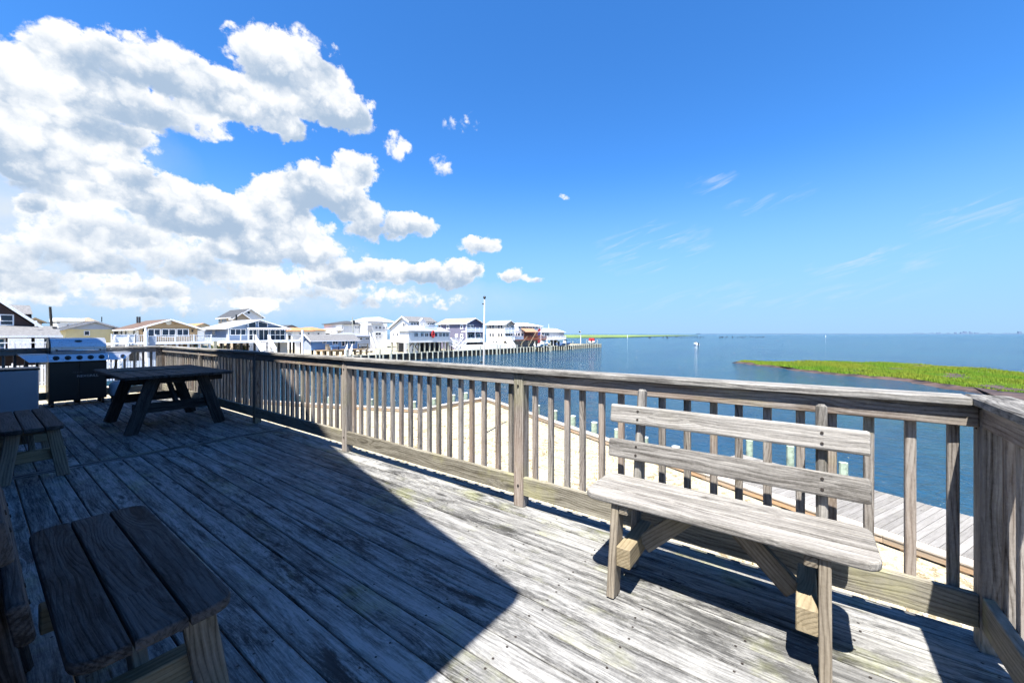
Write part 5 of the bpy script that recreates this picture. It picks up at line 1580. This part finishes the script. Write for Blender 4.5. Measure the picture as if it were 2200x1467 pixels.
for pa, ya, pb, yb, lab in ((1118, 742, 1133, 722, 'left leaning yellow spar before the orange awning house'), (1136, 742, 1157, 704, 'right leaning yellow spar before the orange awning house')):
    a, c = aty(pa, ya, 69), aty(pb, yb, 69); m_ = MB(); m_.tube(a, c, .09, .06, 8)
    o = m_.build('leaning_spar', M['fresh']); tag(o, lab, 'spar', 'leaning spars')

# parked white car by the pale blue cottage
c_ = aty(783, 742, 82); cr = thing('parked_car', 'small white car parked in front of the pale blue cottage', 'car', (c_.x, 82, GZ))
m_ = MB(); m_.prism([(-2.1, -.85, .3), (2.1, -.85, .3), (2.1, -.85, .8), (1.2, -.85, .95), (-2.1, -.85, .95)], (0, 1.7, 0)); m_.build('body', M['hull'], cr, bev=.06)
m_ = MB(); m_.prism([(-1.7, -.75, .96), (1.0, -.75, .96), (.4, -.75, 1.5), (-1.3, -.75, 1.5)], (0, 1.5, 0)); m_.build('cabin', M['glass'], cr)
for a in (-1.3, 1.3):
    for c in (-.8, .62):
        m_ = MB(); m_.tube((a, c, .32), (a, c + .18, .32), .32, n=14); m_.build('wheel', M['rubber'], cr)

# riprap stones in front of the cottage, stakes in the bay, skiff
rng = random.Random(31); verts = []; faces = []
for i in range(140):
    px = rng.uniform(628, 772); q = on_line(px, Vector((0, rng.uniform(67.6, 69.5), 0)), Vector((1, 0, 0))); s_ = rng.uniform(.15, .42); k = len(verts)
    for p in iv: verts.append((q.x + p.x * s_ * rng.uniform(.8, 1.2), q.y + p.y * s_, GZ + s_ * .4 + p.z * s_ * .7))
    faces += [[k + j for j in f] for f in ifc]
me = bpy.data.meshes.new('riprap'); me.from_pydata(verts, [], faces); me.materials.append(M['stone'])
tag(link('riprap', me), 'pale riprap stones along the foot of the blue cottage', 'stones', kind='stuff')
rng = random.Random(41); mb = MB()
for i in range(90):
    px = rng.choice([rng.uniform(1388, 1512), rng.uniform(1545, 1645)]); p = atz(px, rng.uniform(724, 726.5), WATZ)
    mb.box(p.x - .3, p.x + .3, p.y - .3, p.y + .3, WATZ - .2, WATZ + rng.uniform(.4, 1.8))
tag(mb.build('fishing_stakes', M['darkpole']), 'row of dark stakes far out on the bay', 'stakes', kind='stuff')
for px, py, hh, lab in ((1348, 726, 4, 'white channel marker before the far marsh'), (1774, 725, 3.5, 'lone white marker far out in the bay'), (1495, 741, 0, 'small white skiff alone on the open bay')):
    p = atz(px, py, WATZ)
    if hh:
        r_ = thing('channel_marker', lab, 'marker', (p.x, p.y, WATZ)); m_ = MB(); m_.tube((0, 0, -.3), (0, 0, hh), .3, n=8); m_.build('shaft', M['white'], r_); m_ = MB(); m_.box(-.5, .5, -.1, .1, hh - 1.2, hh); m_.build('board', M['white'], r_)
    else:
        b_ = boat(lab, p.x, p.y, WATZ - .5, 4.0, 1.6, R(40), False); b_['group'] = 'boats out on the water'

# green shrubs under the blue house
rng = random.Random(51)
for px, lab in ((457, 'green shrub under the left corner of the blue house'), (476, 'second green shrub from the left under the blue house'), (520, 'green shrub between the pilings of the blue house')):
    q = aty(px, 748, 79); pts = []
    for k in range(420):
        d = Vector((rng.gauss(0, .5), rng.gauss(0, .5), rng.uniform(.1, 2.2))); pts.append((q.x + d.x, 79 + d.y, GZ + d.z, 1))
    r_ = thing('shrub', lab, 'shrub', (q.x, 79, GZ), 'shrubs under the blue house'); o = blades('foliage', M['leaf'], pts, .15, .4, .12, rng); o.parent = r_; o.location = (-q.x, -79, -GZ)
    m_ = MB(); m_.tube((0, 0, 0), (.05, 0, 1.4), .07, .04, 6); m_.build('trunk', M['legs'], r_)
